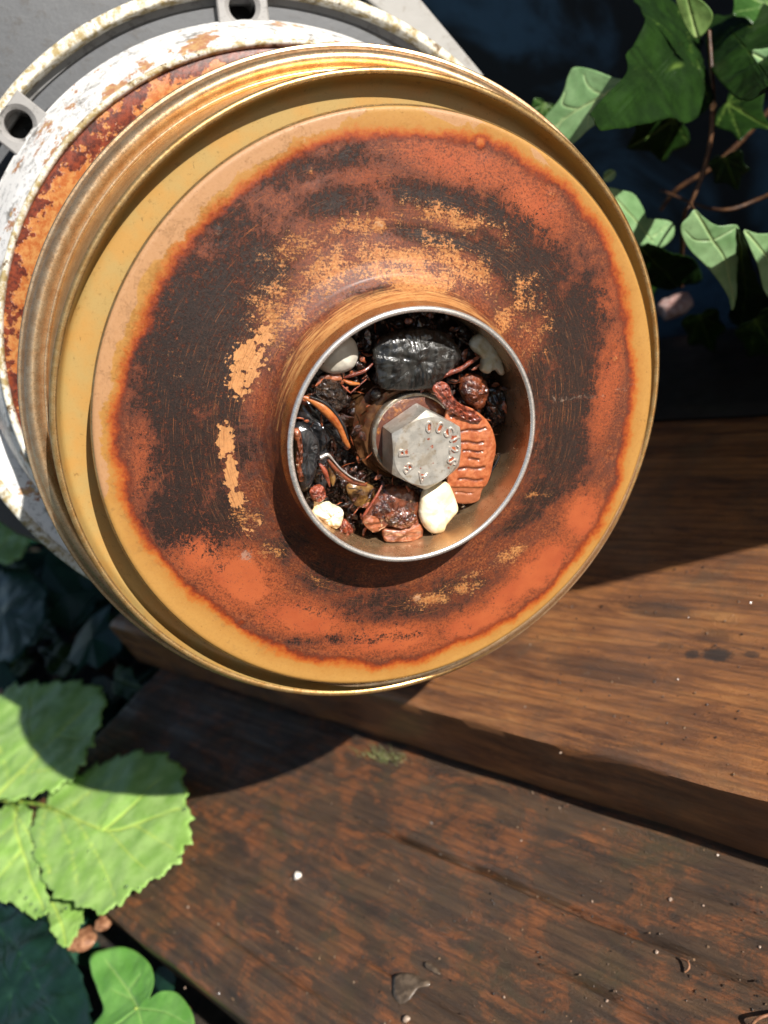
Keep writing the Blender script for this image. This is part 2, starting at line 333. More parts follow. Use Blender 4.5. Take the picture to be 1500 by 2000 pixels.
W_LOW = mat_wood('weathered_wood', [lin(46, 32, 20), lin(82, 58, 38), lin(102, 74, 48), lin(126, 92, 60)], lin(190, 112, 56), lin(78, 70, 38), .36, 11., .50, .045)
W_UP = mat_wood('stained_wood', [lin(84, 48, 24), lin(144, 90, 50), lin(182, 118, 64), lin(208, 146, 84)], lin(216, 138, 70), lin(104, 84, 62), .34, 37., .52, .02, [tuple(ground_pt(px, py, 31)[:2]) + q for px, py, q in [(1400, 1278, (5, 3, .9)), (1352, 1278, (2.5, 2, .8)), (1468, 1278, (2.5, 1.5, .7)), (1395, 1243, (6, 3, .5)), (1285, 1190, (14, 4, .6)), (1180, 1310, (22, 5, .45)), (1310, 1262, (5, 2, .4))]])
W_SIDE = W_LOW
def board(name, x0, x1, y0, y1, z0, z1, mat, label, cracks=(), amp=.5, seed=0, dx=3.0, dy=1.3, skew=0.):
    nx = int((x1 - x0) / dx); ny = int((y1 - y0) / dy); X = np.linspace(x0, x1, nx); Y = np.linspace(y0, y1, ny); V = []
    for x in X:
        for y in Y:
            z = amp * (mnoise.noise(Vector((x * .01 + seed, y * .12, 0))) + .5 * mnoise.noise(Vector((x * .03 + seed, y * .4, 2))))
            for (ya, xs_, xe, wd, dp) in cracks:
                yc = ya + 1.6 * mnoise.noise(Vector((x * .02, ya, seed))) + .5 * mnoise.noise(Vector((x * .11, ya, seed)))
                k = max(0, min(1, (x - xs_) / 30)) * max(0, min(1, (xe - x) / 30)); k *= .55 + .45 * mnoise.noise(Vector((x * .05, ya, 9)))
                z -= dp * max(k, 0) * math.exp(-((y - yc) / wd) ** 2)
            e = min(y - y0, y1 - y); ex = min(x - x0, x1 - x)
            for q in (e, ex):
                if q < 2.2: z -= 1.6 * (1 - q / 2.2) ** 2
            yy = y + (.9 * mnoise.noise(Vector((x * .03, seed, 5))) if e < .01 else 0)
            V.append((x, yy + skew * (x - x0) * (1 if y < (y0 + y1) / 2 else 0) * 0, z1 + z))
    F = grid_faces(nx, ny, False); b = len(V)
    edge = [i * ny for i in range(nx)] + [(nx - 1) * ny + j for j in range(1, ny)] + [i * ny + ny - 1 for i in range(nx - 2, -1, -1)] + [j for j in range(ny - 2, 0, -1)]
    m = len(edge); k = 5
    for r in range(1, k + 1):
        for e in edge:
            x, y, z = V[e]; w = .5 * mnoise.noise(Vector((x * .03, y * .03, r * .8))) if r < k else 0
            V.append((x, y + w, z + (z0 - z) * r / k))
    ring = [edge] + [[b + (r - 1) * m + i for i in range(m)] for r in range(1, k + 1)]
    for r in range(k):
        for i in range(m): F.append((ring[r][i], ring[r][(i + 1) % m], ring[r + 1][(i + 1) % m], ring[r + 1][i]))
    F.append(tuple(ring[-1]))
    o = mesh(name, V, F, mat, smooth=50); return tag(o, label, 'plank')
board('wooden_plank', -455, 260, 11, 152, -24, 0, W_LOW, 'dark weathered lower plank with long cracks and orange worn patches',
      cracks=[(86, -262, 300, .9, 5.0), (69, -170, 300, .8, 4.0), (104, -150, 300, .7, 2.), (46, -230, -90, .7, 2.0), (29, -300, -120, .7, 1.6)], seed=3, dy=.75, dx=3.5)
board('wooden_plank', -475, 260, 119, 281, 1.2, 31, W_UP, 'thick reddish brown plank lying on top of the cracked lower plank', cracks=[(140, -170, 300, .5, .8), (150, -150, 300, .4, .7), (163, -200, 300, .4, .5)], seed=17, dx=3.5, dy=1.8, amp=.35)
W_SHADE = mat_wood('shade_dark_wood', [lin(14, 10, 8), lin(26, 18, 13), lin(36, 26, 18), lin(50, 36, 26)], lin(58, 40, 26), lin(26, 28, 22), .4, 23., .56, .03)  # wood colour darkened to stand for the shade at the rear
board('wooden_plank', -470, 260, 284, 352, 1.2, 30.5, W_SHADE, 'rear plank with shade put into its dark colour beneath the hanging ivy', seed=41, dx=8, dy=3, amp=.4)
board('wooden_plank', -450, 260, 160, 340, -24, 0, W_SHADE, 'rear board underneath the thick reddish brown plank', seed=29, dx=10, dy=6)

# pot added out of view; its flared side is shaped to shade the bench
V = []; nW = 4
def added_planter():
    pe = Matrix.Translation(Vector((.062, .36, .0315)))
    rt = empty('shade_planter', pe, 'dark flared pot added out of view beyond the right edge to shade the bench', 'added_planter')
    t = NT('dark_plastic'); pm = t.set(Base_Color=(.03, .032, .03, 1), Roughness=.5)
    def frus(y0a, y0b, z0, y1a, y1b, z1, xa, xb, fl): return [(xa, y0a, z0), (xb, y0a, z0), (xb, y0b, z0), (xa, y0b, z0), (xa - fl, y1a, z1), (xb + fl, y1a, z1), (xb + fl, y1b, z1), (xa - fl, y1b, z1)]
    V = frus(315, 420, 32, 192, 452, 210, 42, 82, 10) + frus(319, 416, 40, 196, 448, 210, 45, 79, 10)
    Fq = [(0, 1, 2, 3)] + [(i, (i + 1) % 4, 4 + (i + 1) % 4, 4 + i) for i in range(4)] + [(8 + i, 8 + (i + 1) % 4, 12 + (i + 1) % 4, 12 + i) for i in range(4)] + [(4 + i, 4 + (i + 1) % 4, 12 + (i + 1) % 4, 12 + i) for i in range(4)]
    bevel(mesh('shade_pot_wall', V, Fq, pm, rt, smooth=0), 2)
    V = []; 
    xs = np.linspace(37, 87, 10); ys = np.linspace(206, 443, 22)
    V = [(x, y, 196 + 4 * mnoise.noise(Vector((x * .05, y * .05, 1)))) for x in xs for y in ys]
    mesh('shade_pot_soil', V, grid_faces(10, 22, False), soil, rt, smooth=0)
added_planter()

# ================================================================== the pump
FI = Frame.facing([3.32, 19.6, -207.1], [.323, -.338, .884])          # impeller
FR = Frame.facing([-4.9, 27.3, -220.8], [.225, -.241, .944])           # stage ring and body
FF = FR.sub([-11.6, 10.7, -80])                                        # casing flange
pump = empty('pump', Matrix.Translation(Vector((-.27, .19, .0315))), 'rust stained pump lying open with its clogged impeller facing out', 'pump')
BRONZE = mat_gold('heat_tinted_steel', lin(226, 180, 132), lin(250, 218, 176), lin(90, 54, 34), .27, .82)
GOLD = mat_gold('golden_tinted_steel', lin(226, 172, 102), lin(250, 212, 150), lin(120, 70, 40), .27, .82)
STEEL = metal('bright_steel', (.88, .85, .81, 1), .30, (.62, .58, .54, 1), 1.2, .8, .2)
BRUSHED = metal('brushed_brown_steel', lin(214, 170, 126), .26, lin(238, 200, 156), .12, .72, .3, brushed=(.1, .1, 6))
DARKM = metal('dark_stained_metal', lin(56, 38, 28), .45, lin(84, 56, 38), .3, .6)
WHITE = mat_white(); RIMD = mat_rimdirt(); BACK = mat_back()
GREY = mat_grey('grey_paint', (.078, .082, .088, 1), (.05, .045, .04, 1)); GREY_LIT = mat_grey('sunlit_grey_bevel', (.34, .33, .31, 1), (.2, .18, .15, 1))

# --- impeller shroud: a dished disc with its rolled edge, worn colours and a painted collar highlight stored per vertex
prof = dense([(65.2, -1.6), (65.7, -1.2), (65.9, -.5), (65.6, .05), (65.0, .2), (60, .25), (50, .8), (42, 1.4), (36, 2.2), (32.8, 3.2), (30.9, 4.6), (29.5, 6.6), (28.6, 9.0), (28.3, 10.4)], .42)
NA = 560; CO = np.array([-1.14, .38])
prof = np.array(prof); A = np.linspace(0, 2 * math.pi, NA, endpoint=False)
k_ = np.clip((60 - prof[:, 0:1]) / 30, 0, 1)
Xr = prof[:, 0:1] * np.cos(A) + CO[0] * k_; Yr = prof[:, 0:1] * np.sin(A) + CO[1] * k_; Zr = prof[:, 1:2] + 0 * A
def blobs(L, zz=1.0):
    out = np.zeros_like(Xr)
    for b in L:
        px, py, rx, ry = b[:4]; rot = math.radians(b[4] if len(b) > 4 else 0); am = b[5] if len(b) > 5 else 1.
        c = FI.hit(px, py, zz); s = 8.75
        dx, dy = Xr - c[0], Yr - c[1]; u = (dx * math.cos(rot) + dy * math.sin(rot)) / (rx / s); w = (-dx * math.sin(rot) + dy * math.cos(rot)) / (ry / s)
        out = np.maximum(out, am * np.exp(-(u * u + w * w) * .8)) if am > 0 else out + am * np.exp(-(u * u + w * w) * .8)
    return out
# px, py, rx, ry, turn, amount (pixels of the photograph, read at the disc's plane)
dark = blobs([(385, 660, 95, 150, -18, 1.1), (420, 600, 80, 90, 20, 1.0), (335, 760, 60, 120, 5, .95), (370, 900, 75, 120, 0, .85), (350, 1010, 70, 70, 0, .9), (430, 1010, 60, 70, 0, .8),
              (500, 520, 70, 70, 30, .8), (440, 720, 40, 120, 0, 1.), (655, 395, 70, 30, 15, .75), (560, 330, 60, 35, 30, .6), (680, 310, 60, 25, 10, .6), (440, 440, 60, 40, 40, .7),
              (860, 390, 120, 28, -8, .85), (970, 420, 60, 30, -30, .8), (870, 470, 120, 16, -6, .95), (975, 505, 90, 30, -32, .95), (1040, 540, 80, 70, -40, .95), (1010, 470, 60, 50, -40, .7),
              (1120, 640, 65, 90, -8, 1.1), (1110, 760, 60, 110, 0, 1.1), (1100, 880, 60, 90, 12, 1.05), (1060, 960, 60, 40, 30, .9), (1040, 740, 30, 60, 0, .9), (1060, 850, 30, 90, 0, .6),
              (1020, 1010, 60, 30, 30, .8), (760, 1180, 150, 40, 0, .65), (880, 1150, 90, 30, 15, .6), (640, 1130, 80, 40, -25, .6), (560, 1060, 60, 50, -40, .5), (480, 880, 35, 90, 5, .5), (700, 1250, 200, 16, 0, .45), (730, 560, 60, 10, 20, .5)])
tan = blobs([(640, 530, 120, 40, 30, .55), (760, 500, 140, 28, 0, .65), (900, 520, 110, 40, -25, .6), (560, 600, 60, 60, 45, .55), (560, 490, 80, 30, 35, .5), (520, 620, 50, 70, 30, .5), (800, 540, 110, 26, 0, .75), (880, 425, 100, 24, -8, .6),
             (700, 440, 120, 26, 10, .5), (980, 460, 50, 22, -30, .5), (1040, 650, 45, 60, -10, .5), (1020, 580, 50, 60, -40, .5), (980, 620, 30, 60, -40, .55), (840, 1170, 60, 26, 5, .62), (900, 1150, 50, 22, 15, .58), (1000, 1080, 50, 30, 30, .5),
             (1080, 1120, 40, 12, 35, .3), (480, 1010, 36, 26, -40, .5), (520, 1080, 30, 30, -40, .45), (620, 1130, 50, 12, -30, .45), (930, 1120, 60, 14, 20, .5), (1040, 965, 40, 9, 0, .55), (340, 700, 40, 40, 0, .25), (610, 480, 60, 30, 30, .45)])
red = blobs([(470, 1130, 110, 70, -40, 1.), (390, 1080, 60, 60, 0, 1.), (600, 1210, 130, 50, -15, 1.), (760, 1250, 160, 45, 0, 1.), (930, 1220, 120, 50, 20, 1.), (1060, 1110, 100, 60, 40, 1.05), (1140, 1010, 60, 80, 20, 1.), (1000, 1160, 90, 40, 35, 1.),
             (1180, 760, 50, 160, 0, .75), (1170, 600, 50, 100, -25, .7), (1040, 400, 110, 60, -35, .8), (900, 320, 150, 45, -8, .75), (330, 580, 60, 100, -20, .5), (280, 900, 30, 140, 0, .6), (720, 350, 90, 40, 0, .5), (590, 900, 60, 110, 10, .6), (500, 780, 30, 90, 0, .5)])
peel = blobs([(482, 700, 40, 46, -20, .75), (470, 745, 30, 40, 0, .75), (512, 655, 26, 34, -10, .65), (440, 860, 17, 40, 4, .85), (450, 920, 15, 50, 10, .9), (462, 970, 20, 26, 20, .8), (505, 1015, 22, 12, -40, .5), (428, 835, 16, 16, 0, .6), (480, 1035, 20, 12, -40, .55), (560, 600, 14, 26, -40, .35), (470, 875, 12, 8, 0, .4)])
pink = blobs([(400, 370, 190, 60, 42, .95), (220, 640, 60, 220, -8, .95), (560, 250, 160, 30, 22, .85), (190, 850, 20, 170, 6, .9), (230, 1050, 18, 90, 20, .55), (880, 228, 170, 14, -8, .7), (1060, 320, 100, 12, -40, .6), (1180, 470, 80, 12, -62, .5)], .2)
chalk = blobs([(1150, 775, 70, 8, 4, .62), (1090, 780, 40, 12, -6, .55), (1235, 752, 26, 6, 10, .6), (480, 1085, 22, 18, 0, .7), (740, 440, 16, 16, 0, .6), (425, 452, 12, 18, 0, .55), (812, 1168, 16, 14, 0, .7), (1220, 762, 30, 5, 0, .6)])
rr_ = np.hypot(Xr - CO[0] * k_, Yr - CO[1] * k_) / 65.9; th = np.arctan2(Yr, Xr)
wob = .014 * np.sin(3 * th + 1.) + .006 * np.sin(11 * th + 2.) + .010 * np.sin(5 * th + .4) + .012 * np.cos(th + 2.2)
rim = .5 + (rr_ + wob - .917 - .014 * np.clip(np.cos(th + .9), 0, 1)) * 5.6
coll_shine = np.clip((33.5 - prof[:, 0:1]) / 5, 0, 1) * (0.35 + .55 * np.clip(np.cos(A - math.radians(105)), -.2, 1))  # golden tint plus a painted highlight, stronger towards the collar's top
dim = [(940, 282), (1080, 380), (607, 335), (425, 455), (1190, 882), (1203, 700), (812, 1165), (640, 1262), (476, 1212), (740, 440)]
for px, py in dim:
    c = FI.hit(px, py, .6); d2 = (Xr - c[0]) ** 2 + (Yr - c[1]) ** 2
    Zr += .28 * np.exp(-d2 / 1.1) - .25 * np.exp(-d2 / 5.); tan += .5 * np.exp(-d2 / .8); rim += .10 * np.exp(-d2 / 1.) - .10 * np.exp(-(np.sqrt(d2) - 1.7) ** 2 / .3)
Zr += np.array([[.10 * mnoise.noise(Vector((math.cos(a) * r * .06, math.sin(a) * r * .06, 2))) for a in A] for r in prof[:, 0]])
Vs = np.stack([Xr, Yr, Zr], -1).reshape(-1, 3)
imp = mesh('impeller', Vs, grid_faces(len(prof), NA), mat_shroud(), pump, FI.world(), smooth=50,
           attrs=dict(dark=dark.ravel(), tan=tan.ravel(), red=red.ravel(), peel=peel.ravel(), pink=pink.ravel(), chalk=chalk.ravel(), rim=rim.ravel(), collar=(coll_shine + 0 * Xr).ravel()))
# bright worn edge, back disc and vanes of the impeller
v, f = lathe(smooth_prof([(65.75, -.1), (66.15, -.6), (66.0, -1.5), (65.2, -1.9), (64.6, -1.5)], 1), 260)
mesh('shroud_edge', v, f, GOLD, imp, FI.world(), smooth=60)
v, f = lathe([(30, -9.4), (60, -9.4), (61.5, -9.), (61.5, -7.6), (60, -7.2), (24, -7.2)], 160)
mesh('back_disc', v, f, DARKM, imp, FI.world(), smooth=40)
for k in range(6):
    p = [(28 + 5.2 * i, 2 * math.pi * k / 6 - .13 * i) for i in range(7)]
    V = []; F = []
    for r, a in p:
        for w in (-.02, .02):
            for z in (-7.1, -.9 if r > 35 else (1.6 if r > 30 else 2.4)): V.append((r * math.cos(a + w), r * math.sin(a + w), z))
    for i in range(6):
        b = i * 4
        F += [(b, b + 4, b + 5, b + 1), (b + 2, b + 3, b + 7, b + 6), (b + 1, b + 5, b + 7, b + 3), (b, b + 2, b + 6, b + 4)]
    F += [(0, 1, 3, 2), (24, 26, 27, 25)]
    mesh('vane', V, F, DARKM, imp, FI.world(), smooth=30)
# collar round the eye
RC = 27.5
col_out = smooth_prof([(28.35, 10.2), (27.95, 11.6), (27.75, 13.2), (27.75, 14.1)], 1)
v1, f1 = lathe(col_out, 240, c0=tuple(CO)); colr = mesh('inlet_collar', v1, f1, mat_gold('golden_collar', lin(214, 150, 90), lin(232, 186, 128), lin(190, 96, 40), .26, .85, .5), imp, FI.world(), smooth=50)
v2, f2 = lathe([(27.8, 13.95), (27.7, 14.38), (27.25, 14.55), (26.75, 14.42), (26.62, 14.05)], 240, c0=tuple(CO), jit=.03); mesh('bright_rim', v2, f2, STEEL, colr if False else imp, FI.world(), smooth=60)
v3, f3 = lathe(dense([(26.63, 14.1), (26.5, 8), (26.6, 2), (26.9, -8)], 1.2), 240, c0=tuple(CO)); mesh('collar_bore', v3, f3, BRUSHED, imp, FI.world(), smooth=60)
v, f = lathe([(26.9, -7.6), (14, -7.9), (11, -8)], 120, c0=tuple(CO)); mesh('eye_floor', v, f, wet('wet_sludge', (.006, .005, .004, 1), lin(60, 28, 18), .5, .2, 1.), imp, FI.world(), smooth=60)

# --- sleeve, washer and bolt
bc1, bc2 = FI.hit(835, 882, 12.3), FI.hit(809, 848, 4.6); bc = (bc1 + bc2) / 2
sc_ = FI.hit(776, 822, -2.)
def cyl_prof(n, P, mat, c0, c1=None, seg=96, par=pump, jit=0): v, f = lathe(P, seg, c0=tuple(c0), c1=None if c1 is None else tuple(c1), jit=jit); return mesh(n, v, f, mat, par, FI.world(), smooth=45)
SLV = metal('brown_glazed_metal', lin(150, 106, 70), .24, lin(96, 60, 40), .22, .55, .12, spots=lin(150, 64, 32))
cyl_prof('shaft_sleeve', [(12.6, -8), (12.4, -1.), (12.1, .4), (11.2, .9), (10.9, 1.6), (10.7, 2.3), (9.8, 2.62), (8, 2.62)], SLV, sc_ * .75 + bc * .25, bc2, jit=.12)
WSH = metal('stained_washer_steel', lin(206, 198, 184), .3, lin(176, 158, 134), .6, .75, .12, spots=lin(176, 92, 44))
cyl_prof('washer', smooth_prof([(5, 2.65), (9.5, 2.65), (9.9, 2.8), (9.95, 4.1), (9.75, 4.6), (9.2, 4.75), (8.9, 4.55), (5, 4.55)], 1), WSH, bc2 * .6 + bc * .4, seg=120)
cyl_prof('rust_film', [(8.95, 4.6), (8.6, 4.8), (6, 4.9)], wet('washer_rust', lin(112, 64, 48), lin(190, 120, 56), .5, .3, .4, lo=.5, hi=.7), bc2 * .6 + bc * .4, seg=90)
va = FI.hit(836, 799, 12.3) - bc1; a0 = math.atan2(va[1], va[0]); Rh = 9.05; z0, z1 = 5.05, 12.5
NH = 144; V = []; rows = [(z0, 1.0), (z0 + .3, 1.01), (z1 - 1.6, 1.01)]
def hexr(a): return Rh * math.cos(math.pi / 6) / math.cos(((a - a0) % (math.pi / 3)) - math.pi / 6)
angs = [a0 + 2 * math.pi * i / NH for i in range(NH)]
hz = []
for a in angs:
    r = min(hexr(a), Rh * .992)
    top = z1 - max(0, (r - Rh * .845)) * .75            # 30 degree chamfer meets the six flats in arcs
    hz.append([(r * .985, z0), (r, z0 + .25), (r, top - .12), (r - .12, top), (min(r - .2, Rh * .845), z1 - .02 if r > Rh * .86 else z1 - .03), (Rh * .825, z1), (Rh * .5, z1), (Rh * .12, z1), (0.02, z1 - .02)])
for k in range(len(hz[0])):
    for i, a in enumerate(angs):
        r, z = hz[i][k]; V.append((r * math.cos(a) + bc1[0], r * math.sin(a) + bc1[1], z))
def mat_bolt():
    t = NT('stained_bolt_steel'); st = t.attr('stain'); f = t.noise(1.0, 7, .75); m = t.noise(.35, 5, .7)
    c = t.mix(t.step(m, .4, .6), lin(204, 200, 190), lin(228, 222, 210)); c = t.mix(t.math('MULTIPLY', t.step(f, .56, .66), .5), c, lin(136, 128, 114))
    c = t.mix(t.math('MULTIPLY', t.step(t.noise(.25, 5), .5, .6), .4), c, lin(176, 148, 104))
    e = t.math('ADD', st, t.math('MULTIPLY', t.math('SUBTRACT', f, .5), 1.6)); r = t.step(e, .5, .64)
    c = t.mix(r, c, t.mix(t.step(f, .45, .6), lin(196, 104, 56), lin(150, 62, 34))); t.bump(f, .25, .08)
    return t.set(Base_Color=c, Metallic=t.step(e, .5, .62, .5, .05), Roughness=t.step(m, .4, .6, .36, .46), Coat_Weight=.6, Coat_Roughness=.3)
bolt = empty('hex_bolt', FI.world() @ Matrix.Translation(Vector((bc1[0] * MM, bc1[1] * MM, z0 * MM))), None, None); bolt.parent = pump; bolt.matrix_basis = MWI[pump.name] @ (FI.world() @ Matrix.Translation(Vector((bc1[0] * MM, bc1[1] * MM, z0 * MM))))
# finely gridded face so that rust can collect round the lettering
F = grid_faces(5, NH)
nf = 34; base_i = len(V)
letters = [('A', 825, 932), ('B', 798, 914), ('P', 790, 885), ('0', 838, 835), ('0', 858.5, 836), ('S', 876, 845), ('1', 887, 858), ('2', 886, 878), ('S', 882, 900)]
LP = [FI.hit(px, py, z1) - bc1 for _, px, py in letters]
V = V[:5 * NH]
fr = np.linspace(Rh * .845 - .02, .05, nf); st = [0.] * len(V)
for r in fr:
    for a in angs:
        x, y = r * math.cos(a), r * math.sin(a); V.append((x + bc1[0], y + bc1[1], z1 + (.0 if r > 6.9 else -.02)))
        s_ = 0
        for (ch, _, _), p in zip(letters, LP): s_ = max(s_, .78 * math.exp(-((x - p[0]) ** 2 + (y - p[1]) ** 2) / 1.6))
        for (px, py, w, am) in [(844, 873, .7, .7), (836, 877, .4, .5), (822, 915, .6, .5), (846, 904, .8, .55), (838, 858, .8, .6), (832, 852, .6, .5), (812, 905, .7, .5), (876, 913, .8, .5), (858, 868, 1.6, .3), (806, 885, .8, .5)]:
            q = FI.hit(px, py, z1) - bc1; s_ = max(s_, am * math.exp(-((x - q[0]) ** 2 + (y - q[1]) ** 2) / w ** 2))
        st.append(s_)
F += grid_faces(nf, NH, True, 5 * NH)
for i in range(NH): pass
F += [(4 * NH + i, 4 * NH + (i + 1) % NH, 5 * NH + (i + 1) % NH, 5 * NH + i) for i in range(NH)]
F.append(tuple(len(V) - NH + i for i in range(NH))); F.append(tuple(range(NH)))
mesh('bolt_head', V, F, mat_bolt(), bolt, FI.world(), smooth=14, attrs=dict(stain=st))
LET = metal('raised_steel_lettering', (.74, .70, .64, 1), .32, (.60, .50, .42, 1), 1.5, .75, .2)
for (ch, px, py), p in zip(letters, LP):
    cu = bpy.data.curves.new('letter', 'FONT'); cu.body = ch; cu.size = 3.5 * MM; cu.extrude = .2 * MM; cu.bevel_depth = .06 * MM; cu.align_x = 'CENTER'; cu.align_y = 'CENTER'; cu.offset = -.01 * MM
    cu.materials.append(LET)
    d = np.array(p); a = math.atan2(d[1], d[0]) - math.pi / 2
    tmp = bpy.data.objects.new('tmp', cu); COL.objects.link(tmp); me = bpy.data.meshes.new_from_object(tmp); me.name = 'letter'; bpy.data.objects.remove(tmp); bpy.data.curves.remove(cu)
    o = bpy.data.objects.new('letter', me)
    mw = FI.world() @ Matrix.Translation(Vector(((bc1[0] + p[0]) * MM, (bc1[1] + p[1]) * MM, (z1 + .02) * MM))) @ Matrix.Rotation(a, 4, 'Z')
    link(o, bolt, mw); o['label'] = 'raised character ' + ch

# --- cup with golden lip, on the impeller's axis
cup = smooth_prof([(20, -10.6), (55, -10.4), (66, -10.2), (69.4, -10.1), (70.4, -9.4), (70.8, -7.6), (71.1, -5.9)], 1)
FC = FI.sub([-1.0, .2, 0]); cup[:, 0] += .3 * (cup[:, 0] > 60)
v, f = lathe(dense([tuple(p) for p in cup], 2.), 240); mesh('ochre_cup', v, f, mat_plate(), pump, FC.world(), smooth=60)
v, f = lathe([(71.4, -5.95), (71.7, -5.6), (72.25, -5.5), (72.8, -5.8), (72.9, -6.4), (72.4, -6.6)], 260, jit=.06); mesh('cup_lip', v, f, GOLD, pump, FC.world(), smooth=60)
ang_ = np.linspace(0, 2 * math.pi, 260, endpoint=False)
def ringpts(Fm, r, z, c=(0, 0)): return np.array([Fm.o + (r * math.cos(a) + c[0]) * U0_ + (r * math.sin(a) + c[1]) * V0_ + z * Fm.A[2] for a in ang_])
U0_, V0_ = FR.A[0], FR.A[1]; Bq = np.array([FR.o + (71.2 * math.cos(a) - .35) * FR.A[0] + (71.2 * math.sin(a) + .3) * FR.A[1] + 1. * FR.A[2] for a in ang_])
Tq = np.array([FC.o + (72.45 * math.cos(a)) * FI.A[0] + (72.45 * math.sin(a)) * FI.A[1] - 6.3 * FI.A[2] for a in ang_])
prf = [(0, 0), (.08, -1.1), (.18, -1.7), (.30, -1.5), (.40, -.6), (.48, -.2), (.56, -.7), (.66, -1.3), (.78, -1.2), (.88, -.6), (.95, -.5), (1, 0)]
prf = smooth_prof([(a_, b_ * 1.5) for a_, b_ in prf], 1); out_ = []
for tt, dd in prf:
    M_ = Bq * (1 - tt) + Tq * tt; out_.append(M_ + dd * FI.A[2])
v = np.concatenate(out_); f = grid_faces(len(prf), 260)
mesh('cup_wall', [FI.loc(p) for p in v], f, GOLD, pump, FI.world(), smooth=35)

# --- bead ring and body behind
v, f = lathe(smooth_prof([(77.2, -9), (78.2, -5), (78.35, -.6), (78.1, -.2), (77.5, -.3), (77.0, .3), (76.3, 1.8), (75.3, 2.5), (74.2, 2.4), (73.3, 1.5), (72.9, .8), (72.5, 1.2), (72.1, 1.2), (71.8, .9)], 1), 260)
v = v * np.array([.991, .991, 1.]) + np.array([-.35, .3, 0])
mesh('bead_ring', v, f, BRONZE, pump, FR.world(), smooth=60)
v, f = lathe([(76.2, -9), (74, -10.5), (72, -14), (72, -58)], 160); mesh('stage_shell', v, f, mat_gold('brown_shell', lin(130, 84, 52), lin(100, 62, 40), lin(70, 40, 26), .35, .8), pump, FR.world(), smooth=40)
wc = np.array([5.4, -5.0])
v, f = lathe(dense([(66, 30), (74, 24.5), (80, 21), (83.5, 20)], 1.5), 200, c0=tuple(wc), jit=.2); mesh('rusty_backing_plate', v, f, BACK, pump, FF.world(), smooth=60, attrs=dict(outer=np.clip((np.hypot(v[:, 0] - wc[0], v[:, 1] - wc[1]) - 73) / 10, 0, 1)))
v, f = lathe(smooth_prof([(83.4, 19.8), (83.6, 21.3), (84.5, 21.9), (85.4, 21.3), (85.5, 19.8)], 2), 220, c0=tuple(wc)); mesh('pale_ridge', v, f, RIMD, pump, FF.world(), smooth=60)
v, f = lathe(dense([(85.4, 19.8), (87.2, 14), (88.6, 4), (89.2, .8), (89.3, .2)], 1.), 220, c0=tuple(wc), c1=(0, 0), jit=.15); mesh('flange_neck', v, f, WHITE, pump, FF.world(), smooth=50, attrs=dict(near=np.clip((v[:, 2] - 9) / 11, 0, 1)))
rad_ = math.radians
v, f = lathe([(89.3, .2), (89.4, -4), (88.6, -26)], 220); mesh('neck_wall', v, f, GREY, pump, FF.world(), smooth=40)
v, f = lathe(smooth_prof([(96.6, -14), (96.7, -2), (97.0, -.4), (97.6, .1), (99.3, .1), (100.2, -.6), (100.4, -2.6), (99.9, -6), (99.6, -14)], 1), 300, jit=.35); mesh('outer_rim', v, f, RIMD, pump, FF.world(), smooth=50)
v, f = lathe([(89.2, -.9), (92, -.8), (96.9, -.9)], 120, rad_(200), rad_(352)); mesh('flange_face', v, f, WHITE, pump, FF.world(), smooth=50)
v, f = lathe([(96.8, -4.6), (94.9, -4.9), (94.6, -5.6), (94.8, -7.5)], 260, jit=.2); mesh('slot_ledge', v, f, mat_grey('ledge_grey', (.17, .17, .17, 1), (.05, .045, .04, 1)), pump, FF.world(), smooth=40)
def boss(ang):
    R0, R1, hw, rh, rc, H = 87.6, 97.8, 7.3, 3.9, 92.7, -13
    nq = 10; out = []
    c, s = math.cos(ang), math.sin(ang)
    def q(x, y): return (x * c - y * s, x * s + y * c)
    pts = []
    for (xa, ya), (xb, yb) in [((R0, -hw), (R1, -hw)), ((R1, -hw), (R1, hw)), ((R1, hw), (R0, hw)), ((R0, hw), (R0, -hw))]:
        for i in range(nq): t = i / nq; pts.append((xa + (xb - xa) * t, ya + (yb - ya) * t))
    N = len(pts); V = []
    aa = [math.atan2(y, x - rc) for x, y in pts]
    rows = [[(x, y, H) for x, y in pts], [(x, y, .9) for x, y in pts], [(rc + (x - rc) * .94, y * .94, 1.3) for x, y in pts]]
    for r_, z in ((rh + 1.3, 1.3), (rh + .9, 1.0), (rh, .2), (rh, H)): rows.append([(rc + r_ * math.cos(a), r_ * math.sin(a), z) for a in aa])
    for r in rows: V += [q(x, y) + (z,) for x, y, z in r]
    F = grid_faces(len(rows), N) + [tuple(6 * N + i for i in range(N))]
    return V, F
BOSS = mat_grey('stained_grey_casting', (.30, .29, .28, 1), (.05, .045, .04, 1))
for k in range(4):
    v, f = boss(rad_([144, 98, 190, 52][k])); mesh('bolt_boss', v, f, BOSS, pump, FF.world(), smooth=35)
    a = rad_([144, 98, 190, 52][k]); v, f = lathe([(3.85, -3), (3.85, -12.8), (0.1, -12.9)], 40, c0=(92.9 * math.cos(a), 92.9 * math.sin(a)))
    mesh('bolt_hole', v, f, metal('black_hole_wall', (.004, .004, .004, 1), .6, metallic=0.), pump, FF.world(), smooth=40)

